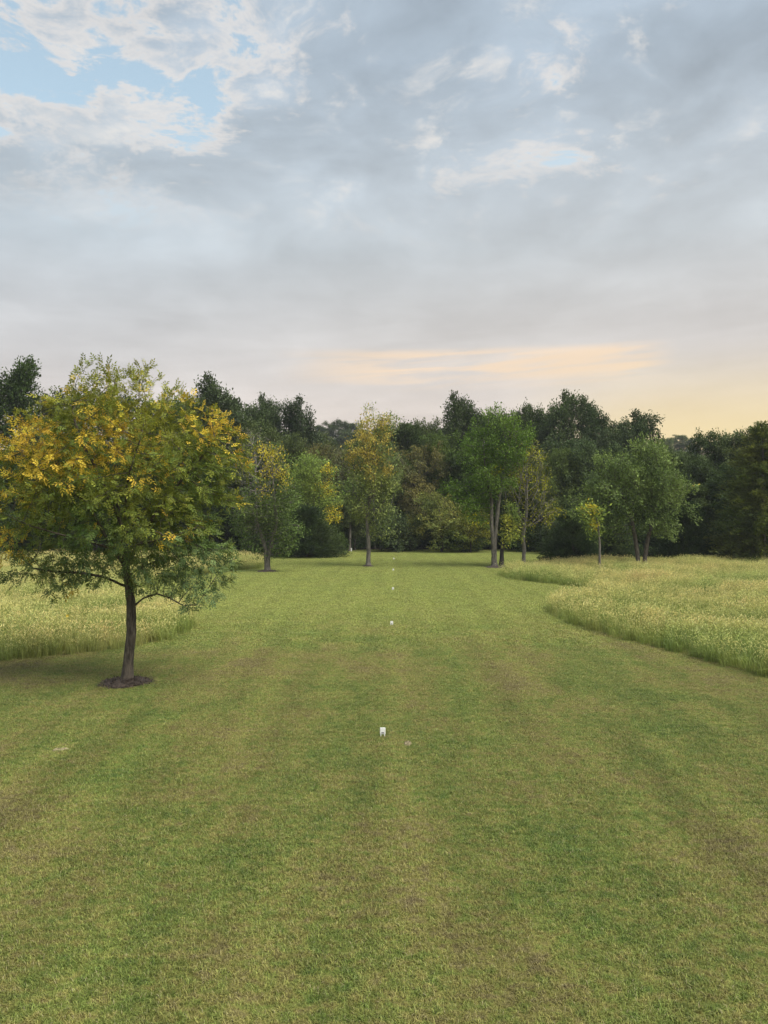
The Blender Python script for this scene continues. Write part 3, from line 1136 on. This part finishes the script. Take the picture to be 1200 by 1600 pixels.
    put(t, 818, Y, 'half-bare tree with grey twigs and sparse yellowing leaves')
    # small yellow-leaved sapling in the tall grass
    Y = 50.6
    t = make_tree('ash_tree', trunk_px(937, Y, [(937, 890), (937, 850), (934, 815), (928, 795)]),
                  local_lobes(937, Y, [(923, 803, 10, 18, 1, 1), (933, 824, 8, 12, 1, .7), (915, 790, 6, 10, 1, 1.5)]),
                  37, 75, 0.2, 0.25, 0.08, (0.22, 0.11), palette(GREEN2, LIME, 0.6, extra=autumn_extra([(921, 798, 13, .7), (928, 820, 8, .6)], 937, Y, [YEL, GOLD])),
                  M_BARK_GREY, clump=0.25, n_clump=24, per=15, sigma=0.20, thin=0.03, tip=0.008, taper=0.5)
    put(t, 937, Y, 'slender sapling with golden leaves in the tall grass beside the round tree')
    # the round green tree with two trunks
    Y = 53.5
    t = make_tree('ash_tree', trunk_px(1003, Y, [(999, 893), (996, 865), (993, 845), (985, 800), (965, 760)]),
                  local_lobes(1003, Y, [(990, 755, 66, 62, 1, 1), (1040, 770, 42, 56, 1, 1), (946, 780, 46, 56, 1, 1), (1010, 715, 46, 36, 1, 1), (960, 728, 36, 34, 1, 1),
                                        (1048, 735, 28, 36, 1, 1), (1025, 820, 36, 28, 1, 1), (965, 820, 38, 26, 1, 1), (1046, 838, 14, 14, 1, 1)]),
                  38, 3000, 0.27, 0.30, 0.19, (0.21, 0.10), palette((0.215, 0.295, 0.058), (0.135, 0.205, 0.042), 0.9, scale=1.3, extra=autumn_extra([(1082, 755, 8, .5)], 1003, Y, [YEL, GOLD])),
                  M_BARK, clump=0.34, n_clump=100, per=15, sigma=0.17, thin=0.03, tip=0.008, taper=0.5,
                  more_trunks=[trunk_px(1003, Y, [(1007, 893), (1008, 870), (1012, 845), (1022, 800), (1040, 760)])])
    put(t, 1003, Y, 'round full green tree with twin trunks standing in tall grass')


build_mid()

# ---- prototypes of the wood
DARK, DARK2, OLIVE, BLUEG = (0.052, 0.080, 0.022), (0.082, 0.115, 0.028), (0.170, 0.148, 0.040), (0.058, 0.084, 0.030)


def wood_protos():
    P = {}
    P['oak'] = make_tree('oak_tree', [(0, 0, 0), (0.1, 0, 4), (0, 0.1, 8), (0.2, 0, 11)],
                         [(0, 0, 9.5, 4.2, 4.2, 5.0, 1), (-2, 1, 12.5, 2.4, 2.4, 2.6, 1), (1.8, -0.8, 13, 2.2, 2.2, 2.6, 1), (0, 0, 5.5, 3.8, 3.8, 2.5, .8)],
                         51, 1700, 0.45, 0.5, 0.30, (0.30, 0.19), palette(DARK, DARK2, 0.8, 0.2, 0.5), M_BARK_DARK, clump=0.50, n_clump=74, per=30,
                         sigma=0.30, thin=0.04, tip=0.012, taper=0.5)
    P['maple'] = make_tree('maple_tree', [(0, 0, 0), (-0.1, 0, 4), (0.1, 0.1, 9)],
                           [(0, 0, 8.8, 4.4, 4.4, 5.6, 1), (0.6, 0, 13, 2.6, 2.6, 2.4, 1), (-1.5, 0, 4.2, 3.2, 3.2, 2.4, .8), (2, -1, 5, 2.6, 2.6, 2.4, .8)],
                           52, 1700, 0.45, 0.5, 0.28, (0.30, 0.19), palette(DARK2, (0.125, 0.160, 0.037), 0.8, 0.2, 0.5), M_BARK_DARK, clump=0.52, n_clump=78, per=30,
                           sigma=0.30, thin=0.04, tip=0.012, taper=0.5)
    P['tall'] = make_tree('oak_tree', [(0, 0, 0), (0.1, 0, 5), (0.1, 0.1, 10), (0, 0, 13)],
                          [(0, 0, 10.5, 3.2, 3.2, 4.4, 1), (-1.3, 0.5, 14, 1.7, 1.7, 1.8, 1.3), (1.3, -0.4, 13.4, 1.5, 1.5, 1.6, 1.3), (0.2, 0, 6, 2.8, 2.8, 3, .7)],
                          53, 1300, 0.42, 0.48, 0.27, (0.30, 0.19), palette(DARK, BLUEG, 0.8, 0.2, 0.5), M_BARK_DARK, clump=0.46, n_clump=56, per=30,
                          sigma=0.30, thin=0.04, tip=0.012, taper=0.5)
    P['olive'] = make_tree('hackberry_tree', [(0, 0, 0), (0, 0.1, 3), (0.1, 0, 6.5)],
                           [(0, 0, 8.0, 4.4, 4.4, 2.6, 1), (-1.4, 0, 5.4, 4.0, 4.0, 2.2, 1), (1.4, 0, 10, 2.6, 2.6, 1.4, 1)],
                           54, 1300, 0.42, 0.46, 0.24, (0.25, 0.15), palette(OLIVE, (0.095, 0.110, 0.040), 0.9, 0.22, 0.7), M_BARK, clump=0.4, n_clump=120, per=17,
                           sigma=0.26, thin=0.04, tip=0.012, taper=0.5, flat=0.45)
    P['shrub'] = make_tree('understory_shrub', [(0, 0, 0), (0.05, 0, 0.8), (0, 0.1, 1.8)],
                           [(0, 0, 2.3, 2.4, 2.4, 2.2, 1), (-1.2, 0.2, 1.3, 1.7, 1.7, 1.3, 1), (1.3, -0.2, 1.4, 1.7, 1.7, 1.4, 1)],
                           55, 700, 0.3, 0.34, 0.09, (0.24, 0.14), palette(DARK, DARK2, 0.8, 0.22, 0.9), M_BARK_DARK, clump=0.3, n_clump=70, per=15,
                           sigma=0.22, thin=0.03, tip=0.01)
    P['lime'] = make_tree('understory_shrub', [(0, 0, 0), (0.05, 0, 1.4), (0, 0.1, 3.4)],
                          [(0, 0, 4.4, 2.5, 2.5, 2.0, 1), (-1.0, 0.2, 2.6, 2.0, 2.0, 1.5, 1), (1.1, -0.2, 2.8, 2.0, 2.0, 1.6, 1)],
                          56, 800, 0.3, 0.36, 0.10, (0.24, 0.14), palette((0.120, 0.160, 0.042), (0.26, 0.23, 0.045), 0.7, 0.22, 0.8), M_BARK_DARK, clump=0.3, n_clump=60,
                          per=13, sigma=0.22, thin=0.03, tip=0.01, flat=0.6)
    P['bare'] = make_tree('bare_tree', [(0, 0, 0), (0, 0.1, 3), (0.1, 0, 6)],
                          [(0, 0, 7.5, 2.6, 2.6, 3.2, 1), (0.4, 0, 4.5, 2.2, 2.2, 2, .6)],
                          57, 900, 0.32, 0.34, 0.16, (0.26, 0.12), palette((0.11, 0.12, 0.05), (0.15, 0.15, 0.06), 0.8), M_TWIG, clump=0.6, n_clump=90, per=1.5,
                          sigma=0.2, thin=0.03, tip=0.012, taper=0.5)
    return P


def make_cedar(name, H, R, seed, cols, low=0.15, shape=0.75, dens=60):
    """evergreen: whorls of drooping sprays of scale foliage round a straight stem"""
    rng = np.random.default_rng(seed)
    root = bpy.data.objects.new(name, None)
    COL.objects.link(root)
    zs = np.linspace(0, H * 0.97, 14)
    nodes = np.column_stack([rng.normal(0, 0.02, 14), rng.normal(0, 0.02, 14), zs])
    par = np.arange(-1, 13)
    r = 0.035 * H * (1 - zs / H) * 0.6 + 0.01
    main = np.append(np.arange(1, 14), -1)
    v, f = tubes(nodes, par, r, main, np.ones(14, bool), 8, 0.3)
    tr = obj('trunk', mesh_np('trunk', v, f, M_BARK, True), root)
    P, D, Nn, LL = [], [], [], []
    BN, BP = [], []
    nb = int(dens * H)
    for i in range(nb):
        t = rng.uniform(low * 0.2, 1.0)
        z = t * H
        a = rng.uniform(0, 6.28)
        rad = R * (1 - t) ** shape * rng.uniform(0.62, 1.15) + 0.12
        rise = rng.uniform(0.05, 0.45) * (0.4 + t)
        d0 = np.array([math.cos(a), math.sin(a), rise])
        s0 = np.array([-math.sin(a), math.cos(a), 0])
        m = max(3, int(rad / 0.14))
        prev = None
        for j in range(1, m + 1):
            u = j / m
            q = np.array([0, 0, z]) + d0 * rad * u + np.array([0, 0, -0.22 * rad * u * u + 0.10 * rad * max(0, u - 0.75)])
            if u < 0.12:
                continue
            for _ in range(4):
                P.append(q + rng.normal(0, 0.07 + 0.05 * u, 3))
                D.append(norm(d0 * 0.8 + s0 * rng.uniform(-0.9, 0.9) + np.array([0, 0, rng.uniform(-0.1, 0.5)])))
                Nn.append(norm(np.array([0, 0, 1.0]) + rng.normal(0, 0.4, 3)))
                LL.append(rng.uniform(0.16, 0.34))
    P, D, Nn, LL = map(np.array, (P, D, Nn, LL))
    v, f = leaf_quads(P, D, Nn, LL, LL * 0.34, 0.3)
    n = len(P)
    w = np.clip(0.5 + 0.7 * vnoise(P, 0.9, seed) + rng.normal(0, 0.2, n), 0, 1)[:, None]
    c = (np.array(cols[0]) * (1 - w) + np.array(cols[1]) * w) * np.exp(rng.normal(0, 0.2, (n, 1)))
    obj('crown', mesh_np('crown', v, f, M_LEAF, False, {'Col': ('FLOAT_COLOR', rgba(np.repeat(c, 4, 0)))}), root)
    return root


def build_wood():
    P = wood_protos()
    first = {k: True for k in P}
    size = {'oak': (15.6, 9.4), 'maple': (15.6, 9.4), 'tall': (16.0, 7.0), 'olive': (11.6, 9.6), 'shrub': (4.7, 5.6), 'lime': (6.5, 5.4), 'bare': (10.8, 5.6)}
    rng = random.Random(3)
    LAB = {'oak': ('dark green oak in the wood behind the lawn', 'trees of the wood'),
           'maple': ('mid green broadleaf tree in the wood behind the lawn', 'trees of the wood'),
           'tall': ('dark narrow-topped tree standing above its neighbours in the wood', 'trees of the wood'),
           'olive': ('olive brown spreading tree in layered tiers at the edge of the wood', 'trees of the wood'),
           'shrub': ('dark leafy shrub filling the foot of the wood', 'shrubs at the foot of the wood'),
           'lime': ('yellow-green small tree with low layered boughs at the edge of the wood', 'small trees at the edge of the wood'),
           'bare': ('thin half-bare grey tree among the green wood', 'bare trees of the wood')}

    def place(kind, px, top, Y, wpx=None, label=None, cat=None, grp=None):
        x = X_at(px, Y)
        z0 = float(gh(x, Y))
        h = Z_at(top, Y) - z0
        H, W = size[kind]
        sz = h / H
        sxy = (wpx / F_PX * Y) / W if wpx else sz * rng.uniform(0.9, 1.1)
        sxy = min(max(sxy, sz * 0.62), sz * 1.5)
        if first[kind]:
            t = P[kind]
            first[kind] = False
            t.location, t.rotation_euler, t.scale = (x, Y, z0 - 0.05), (0, 0, rng.uniform(0, 6.28)), (sxy, sxy, sz)
        else:
            t = copy_tree(P[kind], (x, Y, z0 - 0.05), rng.uniform(0, 6.28), sxy, sz)
        near = next(nm for lim, nm in ((330, 'yellowing young tree'), (440, 'forked grey tree'), (535, 'low dark evergreen bush'), (640, 'slim yellow-topped tree'),
                                       (800, 'pale double trunk'), (885, 'half-bare tree'), (1090, 'round twin-trunked tree'), (9999, 'olive green cedar')) if px < lim)
        own = {'oak': 'dark green oak in the wood behind the ', 'maple': 'mid green broadleaf tree in the wood behind the ',
               'shrub': 'dark leafy shrub at the foot of the wood behind the '}.get(kind)
        if label is None and own:
            label = own + near
        tag(t, label or LAB[kind][0], cat or ('shrub' if kind == 'shrub' else 'tree'), grp or LAB[kind][1])
        return t

    # skyline, left to right (photo x, top y, distance, width)
    for a in [('oak', -70, 575, 70, 150), ('tall', 22, 560, 70, 95), ('maple', 95, 600, 72, 150), ('oak', 180, 605, 76, 150), ('maple', 265, 610, 80, 140),
              ('tall', 345, 590, 84, 95), ('maple', 390, 640, 84, 90), ('tall', 418, 617, 92, 62, 'narrower of two dark treetops on the skyline behind the forked grey tree'),
              ('tall', 464, 624, 90, 72, 'wider of two dark treetops on the skyline behind the forked grey tree'), ('maple', 440, 660, 82, 100),
              ('oak', 620, 655, 96, 80), ('maple', 665, 645, 100, 70), ('tall', 722, 614, 92, 74, 'dark ragged treetop on the skyline between the slim yellow-topped tree and the double trunk'), ('maple', 690, 665, 86, 90), ('oak', 775, 640, 96, 90),
              ('oak', 822, 626, 92, 80), ('tall', 880, 611, 90, 78, 'highest dark treetop on the skyline above the half-bare tree'),
              ('tall', 926, 622, 90, 56, 'smaller dark treetop adjoining the highest one above the half-bare tree'), ('oak', 905, 680, 80, 120), ('oak', 860, 690, 82, 110),
              ('tall', 995, 641, 86, 84, 'dark treetop on the skyline straight behind the round twin-trunked tree'), ('oak', 955, 665, 84, 90), ('oak', 1020, 690, 80, 100), ('oak', 1118, 668, 78, 86), ('maple', 1165, 662, 76, 110),
              ('oak', 1220, 655, 74, 120), ('maple', 1300, 640, 70, 150), ('oak', 1390, 620, 66, 160), ('oak', 1090, 715, 72, 90)]:
        place(*a)
    for a in [('maple', 600, 660, 100, 80), ('oak', 642, 656, 98, 70), ('maple', 690, 652, 98, 80), ('oak', 752, 642, 96, 80), ('maple', 796, 634, 98, 70),
              ('maple', 850, 630, 96, 70), ('oak', 950, 652, 92, 70), ('maple', 1045, 694, 84, 80), ('maple', 1080, 700, 82, 80), ('oak', 560, 676, 100, 80),
              ('maple', 490, 660, 96, 80), ('oak', 380, 625, 90, 70), ('oak', 305, 612, 84, 90)]:
        place(*a)
    # middle layer
    for a in [('olive', 505, 682, 84, 130, 'olive brown tree in layered tiers between the forked grey tree and the slim yellow-topped tree'),
              ('olive', 655, 682, 84, 120, 'olive brown tree in layered tiers between the slim yellow-topped tree and the double trunk'),
              ('olive', 540, 690, 90, 90, 'olive brown tree deeper in the wood just behind the slim yellow-topped tree'), ('maple', 470, 720, 80, 90), ('maple', 590, 700, 90, 110),
              ('oak', 745, 700, 84, 110), ('oak', 700, 730, 88, 110), ('oak', 620, 720, 92, 110), ('oak', 1060, 740, 70, 100), ('oak', 1150, 720, 68, 100),
              ('oak', 60, 690, 68, 120), ('oak', -10, 700, 66, 120), ('oak', 150, 720, 72, 120), ('oak', 240, 720, 76, 120), ('oak', 330, 720, 78, 120),
              ('oak', 400, 730, 82, 110), ('oak', 820, 720, 84, 110), ('bare', 400, 668, 78, 95), ('maple', 870, 690, 78, 80), ('oak', 540, 760, 94, 100),
              ('oak', 930, 740, 76, 110), ('oak', 985, 760, 74, 110)]:
        place(*a)
    place('lime', 690, 765, 77.5, 90, 'widest of the yellow-green small trees with low boughs at the edge of the wood')
    place('lime', 735, 790, 76, 70)
    place('lime', 640, 800, 80, 60)
    place('maple', 548, 745, 80, 70)
    # foot of the wood
    for i, px in enumerate(range(-80, 1340, 48)):                      # trees deeper in the wood close the gaps
        place(['oak', 'maple'][i % 2], px, 692 + rng.uniform(-8, 14), rng.uniform(106, 128), 100,
              'tree deep inside the wood closing gaps between nearer crowns', None, 'trees deep inside the wood')
    for i, px in enumerate(range(-60, 1330, 34)):
        Y = 83 + 5 * math.sin(i * 2.1)
        if px < 330:
            Y = 70 + (px + 60) / 390 * 10
        if px > 860:
            Y = 74 - (px - 860) / 400 * 12
        place('shrub', px + rng.uniform(-12, 12), rng.uniform(790, 825), Y, 70 + rng.uniform(0, 30))
        if i % 2:
            place('shrub', px + rng.uniform(-12, 12), rng.uniform(755, 785), Y + 5, 110 + rng.uniform(0, 30))
    # wooded ridge farther off, blue with distance
    for px, top, Y in [(470, 668, 215), (500, 664, 230), (528, 654, 210), (545, 660, 225), (565, 668, 240), (600, 662, 215), (640, 660, 225), (690, 668, 240),
                       (1040, 682, 215), (1062, 677, 225), (1085, 682, 220), (1105, 688, 235), (1135, 684, 240), (950, 690, 230), (800, 675, 235), (395, 670, 230)]:
        place(['oak', 'maple'][rng.randrange(2)], px, top, Y, 46, 'far bluish tree on the wooded ridge beyond the lawn', None, 'trees on the far ridge')
    # evergreens
    t = make_cedar('cedar_tree', 10.6, 4.3, 71, [(0.085, 0.120, 0.030), (0.170, 0.185, 0.045)], shape=0.62)
    t.location = (X_at(1192, 58.5), 58.5, 0)
    tag(t, 'broad olive green cedar with drooping sprays at the far edge of the tall grass', 'tree')
    t = make_cedar('juniper_bush', 4.3, 3.3, 72, [(0.042, 0.068, 0.026), (0.075, 0.104, 0.036)], shape=0.45, dens=120)
    t.location = (X_at(480, 69.0), 69.0, 0)
    tag(t, 'low spreading dark evergreen bush at the lawn edge beside the forked grey tree', 'bush')
    src = t
    for px, top, Y, w, lab in [(895, 800, 60.5, 95, 'dark evergreen bush behind the tall grass between half-bare tree and sapling'),
                               (960, 815, 61.0, 80, 'dark evergreen bush behind the golden sapling'),
                               (1075, 790, 61.0, 90, 'dark evergreen bush beside the twin trunks and the cedar'),
                               (402, 838, 70.0, 60, 'small dark evergreen bush behind the forked grey tree')]:
        h = Z_at(top, Y)
        c = copy_tree(src, (X_at(px, Y), Y, 0), px, (w / F_PX * Y) / 6.4, h / 4.3)
        tag(c, lab, 'bush')
    return P


build_wood()

# bare thin stems seen at the wood's dark foot
def build_stems():
    for j, (px, base, Y, lean, rad) in enumerate([(546, 857, 79, 0.3, 0.13), (554, 856, 81, 0.1, 0.09), (586, 855, 83, -0.2, 0.09), (594, 854, 82, 1.6, 0.08)]):
        k = F_PX / Y
        t = make_tree('young_tree', [(0, 0, 0), (lean * 0.2, 0, 2), (lean * 0.7, 0.1, 4.5), (lean, 0, 6.5)],
                      [(lean, 0, 6.6, 1.2, 1.2, 1.6, 1)], 90 + j, 120, 0.35, 0.4, rad, (0.28, 0.16), palette(DARK2, GREEN, 0.6), M_BARK_GREY, clump=0.3, n_clump=14,
                      per=7, sigma=0.22, thin=0.04, tip=0.012)
        t.location = (X_at(px, Y), Y, float(gh(0, Y)))
        tag(t, 'thin bare-stemmed young tree at the dark foot of the wood behind the slim yellow-topped tree', 'tree', 'thin stems at the foot of the wood')


build_stems()

# ------------------------------------------------------------------ mulch, soil, markers, flowers
def mulch(px, py, r, label, seed, chips=700, ry=None):
    rng = np.random.default_rng(seed)
    cx, cy = G(px, py)
    nr, na = 7, 40
    V = [(0, 0, 0.10)]
    for i in range(1, nr + 1):
        u = i / nr
        for a in np.linspace(0, 2 * np.pi, na, endpoint=False):
            rr = r * u * (1 + 0.06 * math.sin(3 * a + seed) + 0.04 * math.sin(7 * a) + rng.normal(0, 0.012))
            V.append((rr * math.cos(a), rr * math.sin(a), 0.10 * (1 - u ** 2.2) + 0.01 + rng.normal(0, 0.006) - (0.05 if i == nr else 0)))
    Fq = []
    for i in range(nr - 1):
        for j in range(na):
            a = 1 + i * na + j
            b = 1 + i * na + (j + 1) % na
            Fq.append((a, b, b + na, a + na))
    for j in range(na):
        Fq.append((0, 1 + j, 1 + (j + 1) % na, 0))
    V = list(V)
    # chips of bark lying on it
    for _ in range(chips):
        a, u = rng.uniform(0, 6.28), math.sqrt(rng.uniform()) * 1.06 + max(0, rng.normal(0, 0.09))
        rr = r * u
        b = np.array([rr * math.cos(a), rr * math.sin(a), 0.10 * max(0, 1 - u ** 2.2) + 0.022])
        d = norm(rng.normal(0, 1, 3) * np.array([1, 1, 0.35])) * rng.uniform(0.02, 0.05)
        s = norm(np.cross(d, (0, 0, 1.0))) * rng.uniform(0.006, 0.014)
        o_ = len(V)
        V += [tuple(b - d - s), tuple(b + d - s), tuple(b + d + s), tuple(b - d + s)]
        Fq.append((o_, o_ + 1, o_ + 2, o_ + 3))
    me = bpy.data.meshes.new('mulch_bed')
    me.from_pydata([tuple(map(float, v)) for v in V], [], [tuple(dict.fromkeys(q)) for q in Fq])
    me.materials.append(M_MULCH)
    o = obj('mulch_bed', me, None, (cx, cy, 0))
    tag(o, label, 'mulch', kind='stuff')


mulch(197, 1067, 0.58, 'dark ring of bark mulch round the foot of the yellowing young tree', 1)
mulch(417, 893, 0.75, 'mulch ring under the forked grey tree', 2, 200)
mulch(777, 886.6, 0.95, 'mulch bed under the pale double trunk', 3, 250)
mulch(575, 885, 0.45, 'mulch ring under the slim yellow-topped tree', 4, 120)


def box(x0, x1, y0, y1, z0, z1, bev=0.0):
    import bmesh
    bm = bmesh.new()
    bmesh.ops.create_cube(bm, size=1)
    for v in bm.verts:
        v.co = Vector(((x0 + x1) / 2 + v.co.x * (x1 - x0), (y0 + y1) / 2 + v.co.y * (y1 - y0), (z0 + z1) / 2 + v.co.z * (z1 - z0)))
    if bev:
        bmesh.ops.bevel(bm, geom=list(bm.edges), offset=bev, segments=2, affect='EDGES')
    me = bpy.data.meshes.new('box')
    bm.to_mesh(me)
    bm.free()
    return me


def build_markers():
    s = 1.12
    panel = box(-0.044 * s, 0.044 * s, -0.012, 0.012, 0.045, 0.160, 0.006)
    leg = box(-0.009, 0.009, -0.008, 0.008, -0.03, 0.047)
    mark = box(-0.022, 0.022, -0.0145, -0.011, 0.062, 0.082)
    panel.materials.append(M_WHITE); leg.materials.append(M_WHITE); mark.materials.append(M_GREYMARK)
    labs = ['small white lawn marker on two short legs beside the bare burrow',
            'second small white lawn marker in the line leading away from the burrow',
            'third small white lawn marker in the line leading away from the burrow',
            'fourth small white lawn marker in the line leading away from the burrow',
            'fifth small white lawn marker in the line leading away from the burrow',
            'last small white lawn marker in the line, beside a dark pin by the wood']
    for i, (px, py) in enumerate([(598, 1151), (612, 977.5), (614, 922.5), (614.5, 892.3), (615.3, 874.5), (615.8, 858.5)]):
        x, y = G(px, py)
        r = bpy.data.objects.new('lawn_marker', None)
        COL.objects.link(r)
        r.location = (x, y, 0)
        r.rotation_euler = (0, 0, 0.06 * math.sin(i * 2.2))
        pn = obj('panel', panel, r)
        obj('printed_mark', mark, pn)
        for sx in (-1, 1):
            obj('leg', leg, r, (sx * 0.034, 0, 0))
        tag(r, labs[i], 'marker', 'line of white markers on the lawn')
    # dark pin behind the last one
    x, y = G(616.3, 857.6)
    r = bpy.data.objects.new('marker_pin', None)
    COL.objects.link(r)
    r.location = (x, y, 0)
    obj('pole', box(-0.022, 0.022, -0.022, 0.022, -0.05, 0.42, 0.004), r).data.materials.append(M_DARK)
    obj('cap', box(-0.05, 0.05, -0.04, 0.04, 0.421, 0.50, 0.01), r).data.materials.append(M_DARK)
    tag(r, 'short dark pin behind the last white marker by the wood', 'post')
    # white tube at the thin stem
    r = bpy.data.objects.new('trunk_guard', None)
    COL.objects.link(r)
    Y = 78.3
    r.location = (X_at(549, Y), Y, 0)
    obj('tube', box(-0.06, 0.06, -0.05, 0.05, -0.05, 0.34, 0.02), r).data.materials.append(M_WHITE)
    obj('lip', box(-0.068, 0.068, -0.058, 0.058, 0.32, 0.352, 0.006), r).data.materials.append(M_WHITE)
    tag(r, 'short white guard post beside a thin stem at the wood edge', 'post')


build_markers()


def dirt_patch(px, py, rx, ry, label, seed, hole=False):
    rng = np.random.default_rng(seed)
    x, y = G(px, py)
    na, nr = 36, 6
    V, Fq = [(0, 0, -0.03 if hole else 0.006)], []
    for i in range(1, nr + 1):
        u = i / nr
        for j in range(na):
            a = 2 * math.pi * j / na
            w = 1 + 0.22 * math.sin(2 * a + seed) + 0.15 * math.sin(5 * a + 1) + rng.normal(0, 0.06)
            z = (0.028 if hole else 0.004) + 0.022 * math.sin(math.pi * u) + rng.normal(0, 0.006) - 0.06 * u ** 6
            if hole and u < 0.4:
                z -= 0.05 * (1 - u / 0.4) + 0.01
            V.append((rx * u * w * math.cos(a), ry * u * w * math.sin(a), z))
    for j in range(na):
        Fq.append((0, 1 + j, 1 + (j + 1) % na))
    for i in range(nr - 1):
        for j in range(na):
            a = 1 + i * na + j
            b = 1 + i * na + (j + 1) % na
            Fq.append((a, a + na, b + na, b))
    me = bpy.data.meshes.new('bare_soil')
    me.from_pydata(V, [], Fq)
    me.materials.append(M_SOIL)
    o = obj('bare_soil', me, None, (x, y, 0))
    tag(o, label, 'soil', kind='stuff')


dirt_patch(637, 1163.5, 0.085, 0.085, 'small bare burrow of grey soil beside the white marker', 5, True)
dirt_patch(95, 1172, 0.17, 0.10, 'pale bare spot of soil in the lawn before the young tree', 6)


def build_flower():
    Y = 24.5
    r = bpy.data.objects.new('yellow_flower', None)
    COL.objects.link(r)
    r.location = (X_at(106, Y), Y, 0)
    h = Z_at(962, Y)
    V, Fq = [], []
    for a in np.linspace(0, 6.28, 6, endpoint=False):
        V.append((0.004 * math.cos(a), 0.004 * math.sin(a), 0))
    for a in np.linspace(0, 6.28, 6, endpoint=False):
        V.append((0.003 * math.cos(a), 0.003 * math.sin(a), h))
    for j in range(6):
        Fq.append((j, (j + 1) % 6, 6 + (j + 1) % 6, 6 + j))
    me = bpy.data.meshes.new('stem')
    me.from_pydata(V, [], Fq)
    me.materials.append(M_MEADOW)
    obj('stem', me, r)
    V, Fq = [], []
    for j, a in enumerate(np.linspace(0, 6.28, 11, endpoint=False)):
        d = np.array([math.cos(a), -0.35, math.sin(a)])
        s = np.array([-math.sin(a), 0, math.cos(a)]) * 0.012
        c = np.array([0, -0.01, h])
        V += [tuple(c + d * 0.008), tuple(c + d * 0.035 + s), tuple(c + d * 0.055), tuple(c + d * 0.035 - s)]
        Fq.append((4 * j, 4 * j + 1, 4 * j + 2, 4 * j + 3))
    me = bpy.data.meshes.new('petals')
    me.from_pydata(V, [], Fq)
    me.materials.append(M_YELLOW)
    obj('petals', me, r)
    tag(r, 'single yellow flower standing in the tall grass behind the yellowing young tree', 'flower')


build_flower()

# ------------------------------------------------------------------ evening haze
def build_haze():
    me = box(-520, 520, -140, 720, -1.5, 62)
    m, N = material('haze')
    pv = N.n('ShaderNodeVolumePrincipled')
    pv.inputs['Color'].default_value = (0.86, 0.91, 1.0, 1)
    pv.inputs['Density'].default_value = 0.00026
    o = N.n('ShaderNodeOutputMaterial')
    N.t.links.new(pv.outputs[0], o.inputs['Volume'])
    me.materials.append(m)
    h = obj('haze', me)
    tag(h, 'thin pale evening haze over the lawn and the wood', 'haze', kind='stuff')


build_haze()
